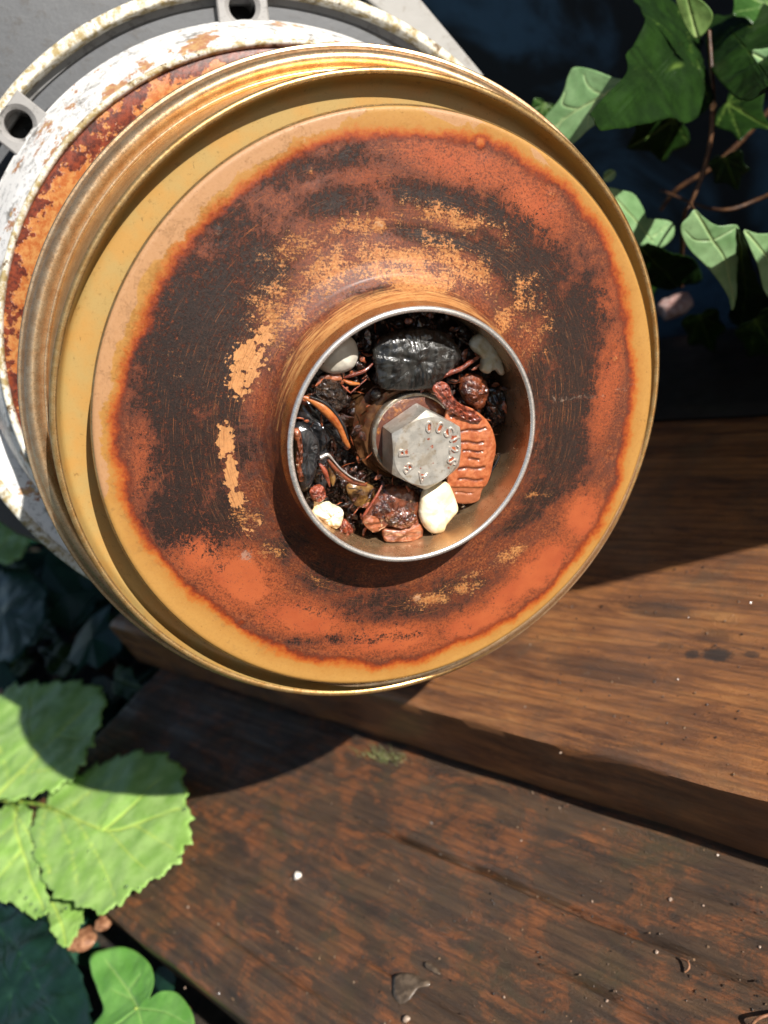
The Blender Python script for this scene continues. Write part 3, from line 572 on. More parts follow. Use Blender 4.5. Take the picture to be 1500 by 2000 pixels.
# --- motor housing: a squarish grey casting behind the flange, on a foot
HP = [FF.hit(px, py, -27) for px, py in [(952, 168), (820, 4), (640, -215), (300, -420), (-100, -470), (-420, -300), (-520, 50), (-420, 460), (-180, 900), (30, 1050), (300, 1150), (620, 900), (900, 500)]]
c = np.mean(HP, axis=0); N = len(HP); V = []
for s, z in ((.90, -26.5), (.985, -27.5), (1, -31), (1.0, -95), (.93, -150), (.8, -158)): V += [tuple(c + (p - c) * s) + (z,) for p in HP]
mesh('motor_housing', V, grid_faces(6, N) + [tuple(range(N)), tuple(range(5 * N, 6 * N))], GREY, pump, FF.world(), smooth=35)
a, b = FF.hit(945, 150, -25), FF.hit(640, -215, -25); c_, d = FF.hit(610, -190, -25), FF.hit(700, -10, -25); e = FF.hit(900, 160, -25)
V = [tuple(p) + (z,) for z in (-26.4, -23.5) for p in (a, b, c_, d, e)]
bevel(mesh('lit_bevel_strip', V, [(0, 1, 2, 3, 4), (9, 8, 7, 6, 5)] + [(i, (i + 1) % 5, 5 + (i + 1) % 5, 5 + i) for i in range(5)], GREY_LIT, pump, FF.world(), smooth=0), .8)  # housing's sunlit bevel as a separate strip, its brightness put into paler grey
v, f = box(-350, -240, 205, 290, 32, 95); bevel(mesh('mounting_foot', v, f, GREY, pump, WORLD, smooth=0), 4)

# ================================================================== debris jammed in the eye
def pillow(name, out, ctr, z, th, mat, label, cat, group=None, rings=12, n=90, rough=.4, fq=.35, tilt=(0, 0), flat=2.0, smooth_out=6, ridges=None, ang=0, under=.5):
    """a solid lump whose outline (photo pixels at height z in the eye) swells to th in the middle"""
    P = np.array([FI.hit(x, y, z) for x, y in out]); c = FI.hit(*ctr, z)
    P = resample(catmull(P, smooth_out, True), n) - c; V = []
    sd = random.random() * 50
    def h(x, y, k, s):
        e = (1 - k ** flat) ** (1 / flat)
        nz = rough * (mnoise.noise(Vector((x * fq, y * fq, sd))) + .5 * mnoise.noise(Vector((x * fq * 3, y * fq * 3, sd))))
        rg = 0
        if ridges:
            am, fr_, wv = ridges; u = x * math.cos(ang) + y * math.sin(ang); w = -x * math.sin(ang) + y * math.cos(ang)
            rg = am * math.sin(u * fr_ + wv * mnoise.noise(Vector((w * .4, u * .4, sd)))) * min(1, (1 - k) * 5)
        return s * e * th * (1 if s > 0 else under) + (nz + rg) * (1 if s > 0 else .3) * (.4 + .6 * e) + tilt[0] * x + tilt[1] * y
    V.append((0, 0, h(0, 0, 0, 1)))
    for s in (1, -1):
        ks = [k / rings for k in range(1, rings + 1)] if s > 0 else [k / 5 for k in range(4, 0, -1)]
        for k in ks:
            k2 = math.sin(k * math.pi / 2) if s > 0 else k
            for p in P:
                jx = .12 * rough * mnoise.noise(Vector((p[0] * 2, p[1] * 2, sd)))
                x, y = p * (k2 + jx * k2 * .3); V.append((x, y, h(x, y, k2, s)))
    m = rings + 4; F = [(0, 1 + j, 1 + (j + 1) % n) for j in range(n)]
    for i in range(m - 1):
        for j in range(n): F.append((1 + i * n + j, 1 + i * n + (j + 1) % n, 1 + (i + 1) * n + (j + 1) % n, 1 + (i + 1) * n + j))
    F.append(tuple(1 + (m - 1) * n + j for j in range(n)))
    mw = FI.world() @ Matrix.Translation(Vector((c[0] * MM, c[1] * MM, z * MM)))
    return tag(mesh(name, V, F, mat, None, mw, smooth=60), label, cat, group)
def strand(name, pts, rads, mat, label, cat, group=None, n=10, flatten=1.):
    P = np.array([tuple(FI.hit(x, y, z)) + (z,) for x, y, z in pts]); c = P[0].copy(); P = P - c
    k = 6; Q = catmull(P, k); R = np.interp(np.linspace(0, len(pts) - 1, len(Q)), range(len(pts)), rads)
    v, f = tube(Q, R, n); v = [(x, y, z * flatten) for x, y, z in v]
    mw = FI.world() @ Matrix.Translation(Vector(c * MM)); return tag(mesh(name, v, f, mat, None, mw, smooth=60), label, cat, group)
BLK = wet('wet_black_shell', (.007, .0065, .006, 1), (.026, .025, .022, 1), .5, .2, .8, .8, ridge=(1.6, .35, 1), dist=.35)
BLKS = wet('wet_black_stone', (.008, .008, .009, 1), (.022, .022, .024, 1), .4, .12, .4, 1.)
IVORY = wet('ivory_shell', lin(246, 238, 212, 1.), lin(232, 214, 170, 1.), .25, .35, .2, .3)
MILK = wet('milky_pebble', lin(226, 218, 200), lin(240, 234, 218), .2, .35, .15, .4)
CREAM = wet('cream_fragment', lin(224, 208, 164), lin(240, 230, 200), .35, .35, .2, .4)
TERRA = wet('wet_terracotta', lin(206, 104, 56), lin(226, 128, 74), .4, .35, .4, .45)
CRIM = wet('red_brown_flesh', lin(104, 44, 32), lin(176, 86, 58), .6, .2, .8, 1.)
BRN = wet('wet_brown_shell', lin(58, 28, 20), lin(138, 72, 44), .32, .2, .8, 1., dist=.6)
BARK = wet('wet_bark', lin(120, 66, 42), lin(190, 112, 74), .5, .3, .8, .6, ridge=(.3, 1.6, 1))
NUT = wet('wrinkled_nutshell', lin(24, 17, 14), lin(82, 58, 40), 1.0, .25, 1., .8, dist=1.)
AMB = wet('amber_shell', lin(84, 54, 30), lin(150, 110, 58), .3, .2, .4, 1.)
ORG = wet('orange_shell_edge', lin(176, 86, 36), lin(214, 128, 66), .5, .25, .4, .8)

pillow('black_shell', [(728, 690), (742, 660), (790, 642), (835, 640), (872, 652), (898, 680), (897, 705), (870, 735), (836, 757), (790, 760), (742, 757), (733, 725)], (812, 702), 5.8, 2.6, BLK, 'large wet black ribbed shell wedged above the bolt head', 'shell', rings=24, n=170, ridges=(.06, 7.5, 2.4), ang=.30, tilt=(.0, -.12), rough=.75, fq=.3, flat=2.3)
pillow('milky_pebble', [(618, 712), (628, 680), (650, 662), (678, 655), (694, 668), (699, 694), (690, 716), (668, 728), (640, 728)], (656, 696), 4, 3., MILK, 'round milky white pebble at the upper left of the eye', 'pebble', rough=.25)
pillow('cream_fragment', [(915, 672), (924, 656), (944, 650), (962, 668), (975, 700), (984, 728), (974, 732), (966, 722), (956, 724), (950, 730), (936, 722), (940, 700), (926, 688)], (950, 692), 5., 2., CREAM, 'cream shell fragment with a jagged lower end at the upper right', 'shell', rough=.5, flat=3, smooth_out=2)
t = NT('grooved_terracotta'); f_ = t.noise(.7, 7, .7); sp = t.n('ShaderNodeSeparateXYZ'); t.l(t.co, sp.inputs[0]); gv = t.attr('groove')
cc = t.mix(t.step(f_, .4, .6), lin(186, 98, 58), lin(214, 128, 82)); cc = t.mix(t.math('MULTIPLY', gv, .9), cc, lin(70, 22, 12)); cc = t.mix(t.math('MULTIPLY', t.step(t.math('ADD', t.attr('pale'), t.math('MULTIPLY', t.math('SUBTRACT', f_, .5), .8)), .45, .6), .8), cc, lin(176, 108, 74))
t.bump(f_, .4, .2); GT = t.set(Base_Color=cc, Roughness=.32, Coat_Weight=.45, Coat_Roughness=.1)
def grooved():
    z = 6.5; out = [(872, 800), (905, 792), (935, 806), (958, 832), (968, 870), (962, 905), (955, 935), (942, 960), (934, 980), (905, 985), (880, 975), (872, 930), (868, 860)]
    P = resample(catmull(np.array([FI.hit(x, y, z) for x, y in out]), 6, True), 200); c = FI.hit(915, 885, z)
    gr = [(905, 806, 36, 3.0, -10), (920, 838, 34, 2.3, -7), (918, 862, 30, 2.3, 0), (920, 879, 26, 2.0, 0), (922, 894, 16, 2.2, 0), (918, 912, 34, 2.6, -3), (916, 934, 32, 2.0, 2), (905, 962, 24, 1.5, 0)]
    G = []
    for x, y, w, h, sl in gr:
        p = FI.hit(x, y, z) - c; G.append((p[0], p[1], w / 9.2, h * 1.05 / 9.2, math.radians(-sl)))
    V = [(0, 0, 0)]; gvv = [0]; pl = [0]; rings = 60; n = 200; yb = (FI.hit(900, 948, z) - c)[1]
    def h(x, y, k):
        e = (1 - k ** 3) ** (1 / 3); g = 0
        for gx, gy, w, hh, an in G:
            dx, dy = x - gx, y - gy; u = dx * math.cos(an) + dy * math.sin(an); v = -dx * math.sin(an) + dy * math.cos(an) + .15 * math.sin(u * 1.3)
            g = max(g, min(1, 1.35 * math.exp(-(v / hh) ** 2)) * max(0, min(1, (w - abs(u)) / .5)))
        lo = max(0, min(1, (yb - y) / .4))
        return e * 1.05 - g * .30 - lo * .5 + .12 * mnoise.noise(Vector((x, y, 3))), g, lo
    z0_, g_, l_ = h(0, 0, 0); V[0] = (0, 0, z0_); gvv[0] = g_; pl[0] = l_
    for r in range(1, rings + 1):
        k = math.sin(r / rings * math.pi / 2)
        for p in P:
            x, y = (p - c) * k; zz, g_, l_ = h(x, y, k); V.append((x, y, zz)); gvv.append(g_); pl.append(l_)
    for p in P: x, y = (p - c) * .9; V.append((x, y, -2.5)); gvv.append(0); pl.append(0)
    F = [(0, 1 + j, 1 + (j + 1) % n) for j in range(n)] + [(1 + i * n + j, 1 + i * n + (j + 1) % n, 1 + (i + 1) * n + (j + 1) % n, 1 + (i + 1) * n + j) for i in range(rings) for j in range(n)] + [tuple(1 + rings * n + j for j in range(n))]
    o = mesh('grooved_shell', V, F, GT, None, FI.world() @ Matrix.Translation(Vector((c[0] * MM, c[1] * MM, z * MM))), smooth=70, attrs=dict(groove=gvv, pale=pl))
    tag(o, 'terracotta orange shell with dark sideways grooves right of the bolt', 'shell')
grooved()
pillow('red_flesh', [(848, 752), (862, 745), (876, 752), (882, 770), (896, 786), (914, 796), (936, 812), (940, 822), (925, 824), (900, 816), (874, 800), (856, 780), (846, 765)], (878, 786), 8.0, .7, CRIM, 'glistening red brown curved strip above the grooved orange shell', 'shell', rough=.8, fq=1.4, smooth_out=3, rings=18, n=140)
pillow('ivory_lump', [(824, 960), (840, 948), (870, 940), (884, 962), (893, 990), (888, 1002), (870, 1022), (862, 1038), (842, 1040), (826, 1026), (817, 1000)], (855, 992), 6.5, 2.6, IVORY, 'bright ivory shell lump directly below the bolt head', 'shell', rough=.35, flat=2.6, smooth_out=3)
pillow('white_nodule', [(612, 990), (616, 976), (628, 980), (640, 978), (650, 984), (666, 992), (671, 1005), (666, 1022), (655, 1032), (636, 1024), (622, 1012), (608, 1004)], (642, 1004), 6., 2.4, IVORY, 'knobbly bright white nodule at the lower left of the eye', 'shell', rough=1.0, fq=.75, smooth_out=3)
pillow('pale_crumb', [(600, 992), (612, 1000), (640, 1026), (656, 1036), (650, 1044), (630, 1036), (608, 1014)], (628, 1018), 4., 1.2, CREAM, 'cream sliver below the knobbly white nodule against the collar', 'shell', rough=.4)
pillow('nut_shell', [(614, 748), (628, 737), (650, 740), (668, 752), (676, 772), (672, 792), (655, 806), (636, 800), (620, 782), (612, 764)], (644, 770), 4.0, 3.0, NUT, 'dark wrinkled nutshell left of the shaft sleeve', 'nut', rings=22, n=150, rough=.55, fq=.9, ridges=(.22, 4.6, 5.), ang=1.2)
pillow('dark_mussel', [(590, 772), (612, 775), (640, 796), (662, 822), (676, 852), (670, 872), (648, 862), (626, 880), (600, 850), (580, 816)], (628, 826), 3., 2.2, BLKS, 'black hollow shell behind the bright orange shell edge', 'shell', rough=.9, fq=.5)
strand('orange_shell_edge', [(588, 774, 7.0), (610, 782, 7.0), (632, 797, 7.2), (650, 815, 7.4), (664, 836, 7.4), (674, 860, 7.), (682, 874, 6.5)], [.25, .75, 1.15, 1.15, .8, .7, .35], ORG, 'curved bright orange shell edge at the left of the eye', 'shell', n=14)
strand('dark_shell_edge', [(604, 774, 7.9), (634, 787, 8.1), (656, 808, 8.2), (672, 834, 8.), (680, 858, 7.6)], [.15, .3, .35, .3, .15], BLKS, 'thin black rim riding along the bright orange shell edge', 'shell')
pillow('black_stone', [(574, 830), (590, 824), (610, 838), (624, 870), (618, 915), (604, 950), (592, 960), (580, 940), (571, 900), (568, 860)], (598, 885), 5., 2.2, BLKS, 'glossy black stone against the left wall of the collar', 'pebble', rough=.7, fq=.4, flat=3)
pillow('brown_twig', [(576, 846), (586, 842), (590, 862), (592, 890), (588, 920), (594, 940), (584, 938), (578, 905), (580, 875)], (584, 890), 8.2, .6, BRN, 'rough brown twig on the glossy black stone', 'twig', rough=.9, fq=1.2)
pillow('tan_bead', [(573, 838), (583, 836), (586, 848), (582, 862), (574, 856)], (578, 848), 8.6, .9, BARK, 'small tan bead at the top of the rough brown twig', 'pebble', rough=.4)
pillow('dark_shard', [(604, 876), (624, 868), (640, 880), (646, 910), (640, 950), (626, 962), (612, 940), (604, 905)], (624, 915), 2.5, 1.4, BLKS, 'flat black shard between the glossy black stone and the sleeve', 'shell', rough=.8)
pillow('amber_shell', [(676, 950), (700, 940), (728, 948), (744, 960), (738, 978), (712, 992), (690, 985)], (710, 966), 2.5, 1., AMB, 'amber translucent shell below the shaft sleeve', 'shell', rough=.4)
strand('brown_shell_edge', [(640, 896, 8.), (652, 912, 8.), (668, 928, 8.), (690, 942, 8.), (716, 948, 7.5)], [.3, .55, .6, .55, .25], BRN, 'thin brown curved shell edge left of the bolt head', 'shell', n=12)
strand('steel_sliver', [(626, 894, 8.5), (640, 888, 8.6), (652, 900, 8.6), (668, 918, 8.6), (690, 934, 8.5), (712, 942, 8.)], [.5, .4, .2, .18, .18, .1], STEEL, 'thin shiny sliver curving along the brown shell edge', 'wire')
pillow('brown_shell', [(706, 1012), (722, 990), (744, 955), (780, 948), (815, 960), (822, 1000), (812, 1022), (780, 1034), (748, 1028), (730, 1040), (714, 1030)], (768, 994), 4.5, 2.6, BRN, 'broken glossy brown shell below left of the bolt head', 'shell', rough=.7, fq=.35, ridges=(.12, 3., 2.), ang=.6)
strand('red_brown_splinter', [(708, 1010, 8.), (722, 990, 8.), (736, 968, 8.), (746, 948, 7.5)], [.3, .4, .35, .2], CRIM, 'straight red brown splinter on the broken brown shell', 'splinter')
pillow('brown_flake', [(708, 1020), (722, 1006), (740, 1014), (744, 1030), (728, 1040)], (726, 1022), 7.2, .6, BARK, 'pale brown flake at the foot of the red brown splinter', 'shell', rough=.5, smooth_out=2)
pillow('bark_chip', [(746, 1032), (766, 1030), (800, 1024), (822, 1020), (824, 1046), (800, 1056), (772, 1058), (750, 1056)], (786, 1040), 5.5, 1.4, BARK, 'ribbed brown bark chip at the bottom of the eye', 'bark', rough=.6, ridges=(.15, 2.6, 1.5), ang=1.6, flat=3, smooth_out=2)
pillow('brown_disc', [(752, 1008), (770, 998), (796, 996), (812, 1006), (810, 1022), (786, 1032), (762, 1026)], (782, 1014), 7.4, .9, BRN, 'round brown scale resting on the ribbed bark chip', 'shell', rough=.8, fq=1.)
pillow('rusty_crumb', [(604, 960), (618, 946), (632, 950), (636, 966), (628, 980), (612, 978)], (620, 964), 7.5, 1.1, CRIM, 'orange red crumb just above the knobbly white nodule', 'crumb', rough=.8, fq=1.)
strand('red_sliver', [(624, 905, 8.), (634, 920, 8.2), (640, 936, 8.), (644, 950, 7.6)], [.25, .6, .45, .2], CRIM, 'bright red sliver above the orange red crumb', 'splinter')
pillow('yellow_sliver', [(640, 900), (652, 908), (656, 930), (650, 950), (642, 930)], (648, 925), 7., .6, AMB, 'yellow amber sliver beside the bright red sliver', 'splinter')
pillow('red_crumb', [(662, 1026), (672, 1012), (684, 1024), (690, 1036), (678, 1046), (664, 1040)], (676, 1030), 5., 1.3, CRIM, 'dark red crumbly lump right of the knobbly white nodule', 'crumb', rough=1., fq=1.2)
pillow('dark_lump', [(900, 738), (920, 728), (944, 738), (952, 768), (944, 794), (930, 800), (908, 786), (896, 762)], (924, 765), 4., 2.4, BRN, 'dark brown lump under the cream jagged fragment', 'stone', rough=1.1, fq=.6)
pillow('black_lump', [(940, 760), (962, 748), (986, 770), (990, 810), (974, 830), (950, 815)], (964, 790), 1., 2., BLKS, 'black lump at the right side of the eye behind the grooved shell', 'stone', rough=1.1, fq=.6)
strand('red_curl', [(862, 738, 7.), (880, 728, 7.6), (900, 720, 7.6), (920, 706, 7.), (936, 696, 6.2)], [.3, .6, .55, .5, .3], CRIM, 'thin red brown curl running up to the cream jagged fragment', 'splinter')
for k, (p, r, l) in enumerate([([(672, 738, 6), (690, 732, 6.5), (712, 724, 6.8), (728, 710, 6.5)], [.2, .45, .4, .2], 'red splinter between the milky pebble and the black shell'),
                               ([(670, 742, 6.6), (684, 748, 7), (702, 750, 6.6)], [.2, .5, .25], 'short bright orange splinter right of the nutshell'),
                               ([(668, 752, 6), (678, 762, 6), (686, 768, 6)], [.15, .25, .15], 'thin left leg of the crossed splinters above the sleeve'),
                               ([(684, 768, 6.2), (700, 754, 6.2), (716, 740, 6)], [.15, .2, .1], 'thin right leg of the crossed splinters above the sleeve')]):
    strand('splinter', p, r, CRIM if k != 1 else ORG, l, 'splinter')
pillow('brown_scale', [(655, 728), (672, 726), (668, 742), (640, 744), (628, 736)], (650, 735), 4.4, .5, BARK, 'tan scale between the milky pebble and the nutshell', 'shell')
strand('water_thread', [(976, 890, 4), (968, 906, 4), (960, 920, 4.2), (954, 936, 4.2)], [.15, .35, .25, .4], BLKS, 'wet black stalk at the right wall beside the grooved shell', 'twig')
# wet grit that fills the gaps between the pieces
GRIT = wet('wet_black_grit', (.006, .005, .004, 1), lin(70, 34, 22), .9, .15, 1., 1.)
V, F = [], []
for k in range(420):
    a, r = random.random() * 2 * math.pi, 26.2 * math.sqrt(random.random()); x, y = r * math.cos(a) + CO[0], r * math.sin(a) + CO[1]
    if math.hypot(x - bc[0], y - bc[1]) < 11.6: continue
    s = random.uniform(.4, 1.5); z = random.uniform(-4, 2.6 if r < 24 else 1.)
    b = bmesh.new(); bmesh.ops.create_icosphere(b, subdivisions=2, radius=s)
    vv = [(x + p.co.x * (1 + .5 * mnoise.noise(p.co * 1.3 + Vector((k, 0, 0)))), y + p.co.y * (1 + .6 * mnoise.noise(p.co * 1.5 + Vector((0, k, 0)))), z + p.co.z * .7 * (1 + .5 * mnoise.noise(p.co + Vector((0, 0, k))))) for p in b.verts]
    ff = [tuple(q.index for q in p.verts) for p in b.faces]; b.free(); n0 = len(V); V += vv; F += [tuple(i + n0 for i in q) for q in ff]
tag(mesh('wet_grit', V, F, GRIT, None, FI.world(), smooth=60), 'wet black and rusty grit packed between the larger pieces in the eye', 'grit', kind='stuff')
# torn scraps, flakes and fibres matted between the big pieces
def scraps(cnt, zlo, zhi, rmax, mat, label, seed, lrange=(1.2, 4.0)):
    R_ = random.Random(seed); V, F = [], []
    while cnt:
        a, r = R_.random() * 6.283, rmax * math.sqrt(R_.random()); x, y = r * math.cos(a) + CO[0], r * math.sin(a) + CO[1]
        if math.hypot(x - bc[0], y - bc[1]) < 11.2: continue
        cnt -= 1; L_ = R_.uniform(*lrange); w = R_.uniform(.15, .9) * (1 if R_.random() < .5 else .35); z = R_.uniform(zlo, zhi); th_ = R_.random() * 6.283; cu = R_.uniform(-.5, .5); tl = R_.uniform(-.3, .3); n0 = len(V); m = 7
        for i in range(m):
            t_ = i / (m - 1) - .5; u = t_ * L_; b = cu * L_ * t_ * t_; ww = w * (1 - (2 * t_) ** 2 * .8) * (.8 + .5 * mnoise.noise(Vector((x, y, i)))); zz = z + tl * u + .35 * mnoise.noise(Vector((x + i * .5, y, 2)))
            for sg, dz in ((-1, .0), (0, .22), (1, .0), (0, -.12)):
                lx, ly = u, b + sg * ww; V.append((x + lx * math.cos(th_) - ly * math.sin(th_), y + lx * math.sin(th_) + ly * math.cos(th_), zz + dz))
        for i in range(m - 1):
            for j in range(4): F.append((n0 + 4 * i + j, n0 + 4 * i + (j + 1) % 4, n0 + 4 * i + 4 + (j + 1) % 4, n0 + 4 * i + 4 + j))
        F += [(n0, n0 + 1, n0 + 2, n0 + 3), tuple(n0 + 4 * (m - 1) + q for q in (3, 2, 1, 0))]
    tag(mesh('shell_scraps', V, F, mat, None, FI.world(), smooth=50), label, 'debris', kind='stuff')
scraps(300, 1.2, 5.6, 25.8, wet('dark_scrap', (.008, .006, .005, 1), lin(92, 48, 30), 1.2, .15, .8, 1.), 'dark wet scraps and fibres matted between the pieces in the eye', 3)
scraps(130, 2.4, 6.6, 25.5, wet('copper_scrap', lin(110, 52, 32), lin(196, 104, 62), .9, .2, .8, 1.), 'thin copper brown splinters matted between the pieces in the eye', 8, (1., 3.4))
GLS = mat_glass()
def drops(name, pts, label, parent=None):
    V, F = [], []
    for p, r in pts:
        b = bmesh.new(); bmesh.ops.create_icosphere(b, subdivisions=2, radius=r); vv = [(p[0] + q.co.x, p[1] + q.co.y, p[2] + q.co.z * .6) for q in b.verts]; ff = [tuple(q.index for q in g.verts) for g in b.faces]; b.free()
        n0 = len(V); V += vv; F += [tuple(i + n0 for i in q) for q in ff]
    return V, F
dp = [(688, 1050), (696, 1052), (706, 1054), (724, 1058), (732, 1060), (740, 1061), (752, 1063), (768, 1062), (906, 990), (908, 982), (892, 1000), (780, 757), (748, 738), (974, 888)]
L = []
for x, y in dp: q = FI.hit(x, y, 6.); L.append(((q[0], q[1], 6.), random.uniform(.25, .5)))
v, f = drops('d', L, ''); tag(mesh('water_droplets', v, f, GLS, None, FI.world(), smooth=60), 'tiny water droplets along the lower wall of the eye', 'water', kind='stuff')

# ================================================================== leaves and stems
def seg_d(x, y, A_, B_):
    d = B_ - A_; t = np.clip(((x - A_[0]) * d[0] + (y - A_[1]) * d[1]) / (d @ d), 0, 1); return np.hypot(x - A_[0] - t * d[0], y - A_[1] - t * d[1])
def leaf(out, ctr, pt, veins, mat, parent=None, teeth=None, puff=1.2, vw=.7, n=190, rings=20, label=None, curl=0., scale=1., sm=6):
    """outline and veins are photo pixels laid on the surface pt(px, py) -> world mm"""
    P = resample(catmull(np.array(out, float), sm, True), n); c = np.array(ctr, float)
    if teeth:
        amp, per = teeth; k = np.arange(n); saw = ((k / per) % 1.0); P = P + (P - c) / np.linalg.norm(P - c, axis=1)[:, None] * (amp * (saw ** 1.3) + .35 * amp * ((k * 2.3 / per) % 1.) - amp * .55)[:, None]
    c3 = pt(*ctr); ex = U(pt(ctr[0] + 5, ctr[1]) - c3); ey0 = pt(ctr[0], ctr[1] - 5) - c3; nz = U(np.cross(ex, ey0)); ey = np.cross(nz, ex); pxmm = np.linalg.norm(pt(ctr[0] + 5, ctr[1]) - c3) / 5
    Q = [c]; 
    for r in range(1, rings + 1):
        for p in P: Q.append(c + (p - c) * (r / rings))
    Q = np.array(Q); W = np.array([pt(x, y) for x, y in Q]) - c3
    vein = np.zeros(len(Q)); 
    for vi, vl in enumerate(veins):
        vl = catmull(np.array(vl, float), 5); tot = len(vl)
        for i in range(tot - 1):
            w = vw / pxmm * (1.15 if vi == 0 else .75) * (1 - .6 * i / tot); vein = np.maximum(vein, np.exp(-(seg_d(Q[:, 0], Q[:, 1], vl[i], vl[i + 1]) / w) ** 2) * (1 if vi == 0 else .8))
    rr = np.linalg.norm(W, axis=1); rm = rr.max(); sd = random.random() * 30
    h = -vein * .45 * puff + 2.2 * puff * np.array([mnoise.noise(Vector((w[0] * .03, w[1] * .03, sd))) for w in W]) - curl * (rr / rm) ** 2 * rm * .3 + np.array([puff * .9 * mnoise.noise(Vector((w[0] * .09, w[1] * .09, w[2] * .09 + sd))) + puff * .25 * mnoise.noise(Vector((w[0] * .35, w[1] * .35, w[2] * .35 + sd))) for w in W])
    W = W + nz * h[:, None]; L = np.stack([W @ ex, W @ ey, W @ nz], 1)
    F = [(0, 1 + j, 1 + (j + 1) % n) for j in range(n)] + [(1 + i * n + j, 1 + i * n + (j + 1) % n, 1 + (i + 1) * n + (j + 1) % n, 1 + (i + 1) * n + j) for i in range(rings - 1) for j in range(n)]
    mw = Matrix([[ex[i], ey[i], nz[i], c3[i] * MM] for i in range(3)] + [[0, 0, 0, 1]])
    o = mesh('leaf', L, F, mat, parent, mw, smooth=80, attrs=dict(vein=vein))
    if label: o['label'] = label
    m = o.modifiers.new('thickness', 'SOLIDIFY'); m.thickness = .25 * MM; m.offset = 0
    return o
def tilt_pt(cx, cy, d0, gx, gy, gxy=0.): return lambda x, y: depth_pt(x, y, d0 + gx * (x - cx) + gy * (y - cy))
def flat_pt(z, cx=0, cy=0, gx=0, gy=0): return lambda x, y: ground_pt(x, y, z + gx * (x - cx) + gy * (y - cy))
def stem(path, rads, mat, parent, name='stem', n=8):
    Q = catmull(np.array(path, float), 6); R = np.interp(np.linspace(0, len(path) - 1, len(Q)), range(len(path)), rads)
    v, f = tube(Q - Q[0], R, n); return mesh(name, v, f, mat, parent, Matrix.Translation(Vector(Q[0] * MM)), smooth=70)
BR = mat_leaf('bramble_leaf', (.28, .50, .10, 1), (.42, .64, .19, 1), (.56, .72, .14, 1), .2, .34)
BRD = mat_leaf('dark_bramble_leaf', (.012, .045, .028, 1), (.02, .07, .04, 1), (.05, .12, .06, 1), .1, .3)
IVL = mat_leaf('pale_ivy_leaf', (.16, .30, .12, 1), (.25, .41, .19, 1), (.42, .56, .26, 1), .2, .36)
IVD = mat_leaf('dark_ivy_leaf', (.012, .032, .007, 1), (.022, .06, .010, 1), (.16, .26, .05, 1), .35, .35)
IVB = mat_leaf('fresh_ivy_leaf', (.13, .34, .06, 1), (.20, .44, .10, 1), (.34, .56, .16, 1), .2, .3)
STM = wet('brown_stem', lin(70, 44, 28), lin(112, 76, 46), .3, .5, .4, .1); STG = wet('green_stem', lin(110, 150, 50), lin(170, 190, 80), .3, .5, .3, .1)

bz = 9.
bram = empty('bramble', Matrix.Translation(Vector(ground_pt(-40, 1600, -68) * MM)), 'fresh green bramble sprig with saw-toothed leaves over the left plank end', 'plant')
leaf([(80, 1572), (105, 1535), (155, 1508), (225, 1480), (300, 1470), (345, 1488), (358, 1528), (366, 1570), (372, 1612), (362, 1652), (342, 1686), (318, 1706), (288, 1724), (258, 1742), (230, 1770), (200, 1784), (165, 1772), (130, 1758), (98, 1742), (80, 1705), (64, 1650), (62, 1605)], (195, 1625), flat_pt(bz + 2), [
    [(80, 1572), (140, 1596), (212, 1622), (290, 1600), (352, 1578)], [(120, 1590), (180, 1545), (240, 1520)], [(205, 1620), (270, 1560), (310, 1520)], [(110, 1585), (140, 1660), (150, 1730)], [(150, 1600), (190, 1670), (225, 1750)], [(212, 1622), (260, 1675), (300, 1705)], [(260, 1608), (310, 1640), (345, 1660)], [(90, 1580), (85, 1650), (100, 1720)]], BR, bram, (13, 9.05), puff=1.0, vw=1.0, label='large leaf reaching over the plank end')
leaf([(-70, 1390), (-20, 1372), (28, 1342), (80, 1336), (140, 1330), (198, 1345), (204, 1385), (186, 1430), (168, 1478), (142, 1515), (105, 1540), (70, 1552), (25, 1562), (-10, 1560), (-70, 1540)], (55, 1450), flat_pt(bz + 6), [
    [(-10, 1562), (40, 1510), (90, 1455), (180, 1360)], [(40, 1510), (110, 1500), (140, 1480)], [(70, 1480), (60, 1420), (60, 1360)], [(20, 1530), (0, 1460), (-30, 1400)], [(110, 1435), (150, 1440), (175, 1430)]], BR, bram, (12, 9.05), puff=1.0, vw=1.0)
leaf([(66, 1585), (30, 1572), (-30, 1585), (-90, 1620), (-90, 1700), (-40, 1750), (20, 1762), (60, 1788), (88, 1780), (84, 1730), (72, 1680), (64, 1630)], (10, 1670), flat_pt(bz - 1, 40, 1740, 0, -.015), [
    [(30, 1575), (40, 1640), (60, 1720), (80, 1775)], [(35, 1610), (0, 1640), (-50, 1660)], [(45, 1660), (10, 1700), (-20, 1735)], [(34, 1590), (64, 1640), (70, 1680)]], BR, bram, (9, 9.05), puff=1.3, vw=1.0)
leaf([(92, 1760), (120, 1752), (152, 1760), (158, 1790), (146, 1822), (128, 1852), (108, 1830), (96, 1800)], (124, 1796), flat_pt(-8), [[(100, 1760), (118, 1800), (128, 1845)]], BR, bram, (6, 9.5), n=95, rings=10, vw=.8)
leaf([(-80, 1735), (0, 1752), (60, 1775), (105, 1815), (150, 1880), (170, 1960), (172, 2080), (40, 2120), (-80, 2080)], (30, 1930), flat_pt(-16, 30, 1900, 0, .03), [[(-60, 1760), (40, 1860), (110, 2000)], [(0, 1810), (20, 1920), (10, 2040)]], mat_leaf('shade_tinted_leaf', (.006, .022, .016, 1), (.010, .034, .024, 1), (.02, .06, .035, 1), .05, .35), bram, (6, 9.5), puff=2.5, label='leaf with shade put into its dark blue green colour in the bottom left corner')  # the shade over this leaf is put into its darker colour
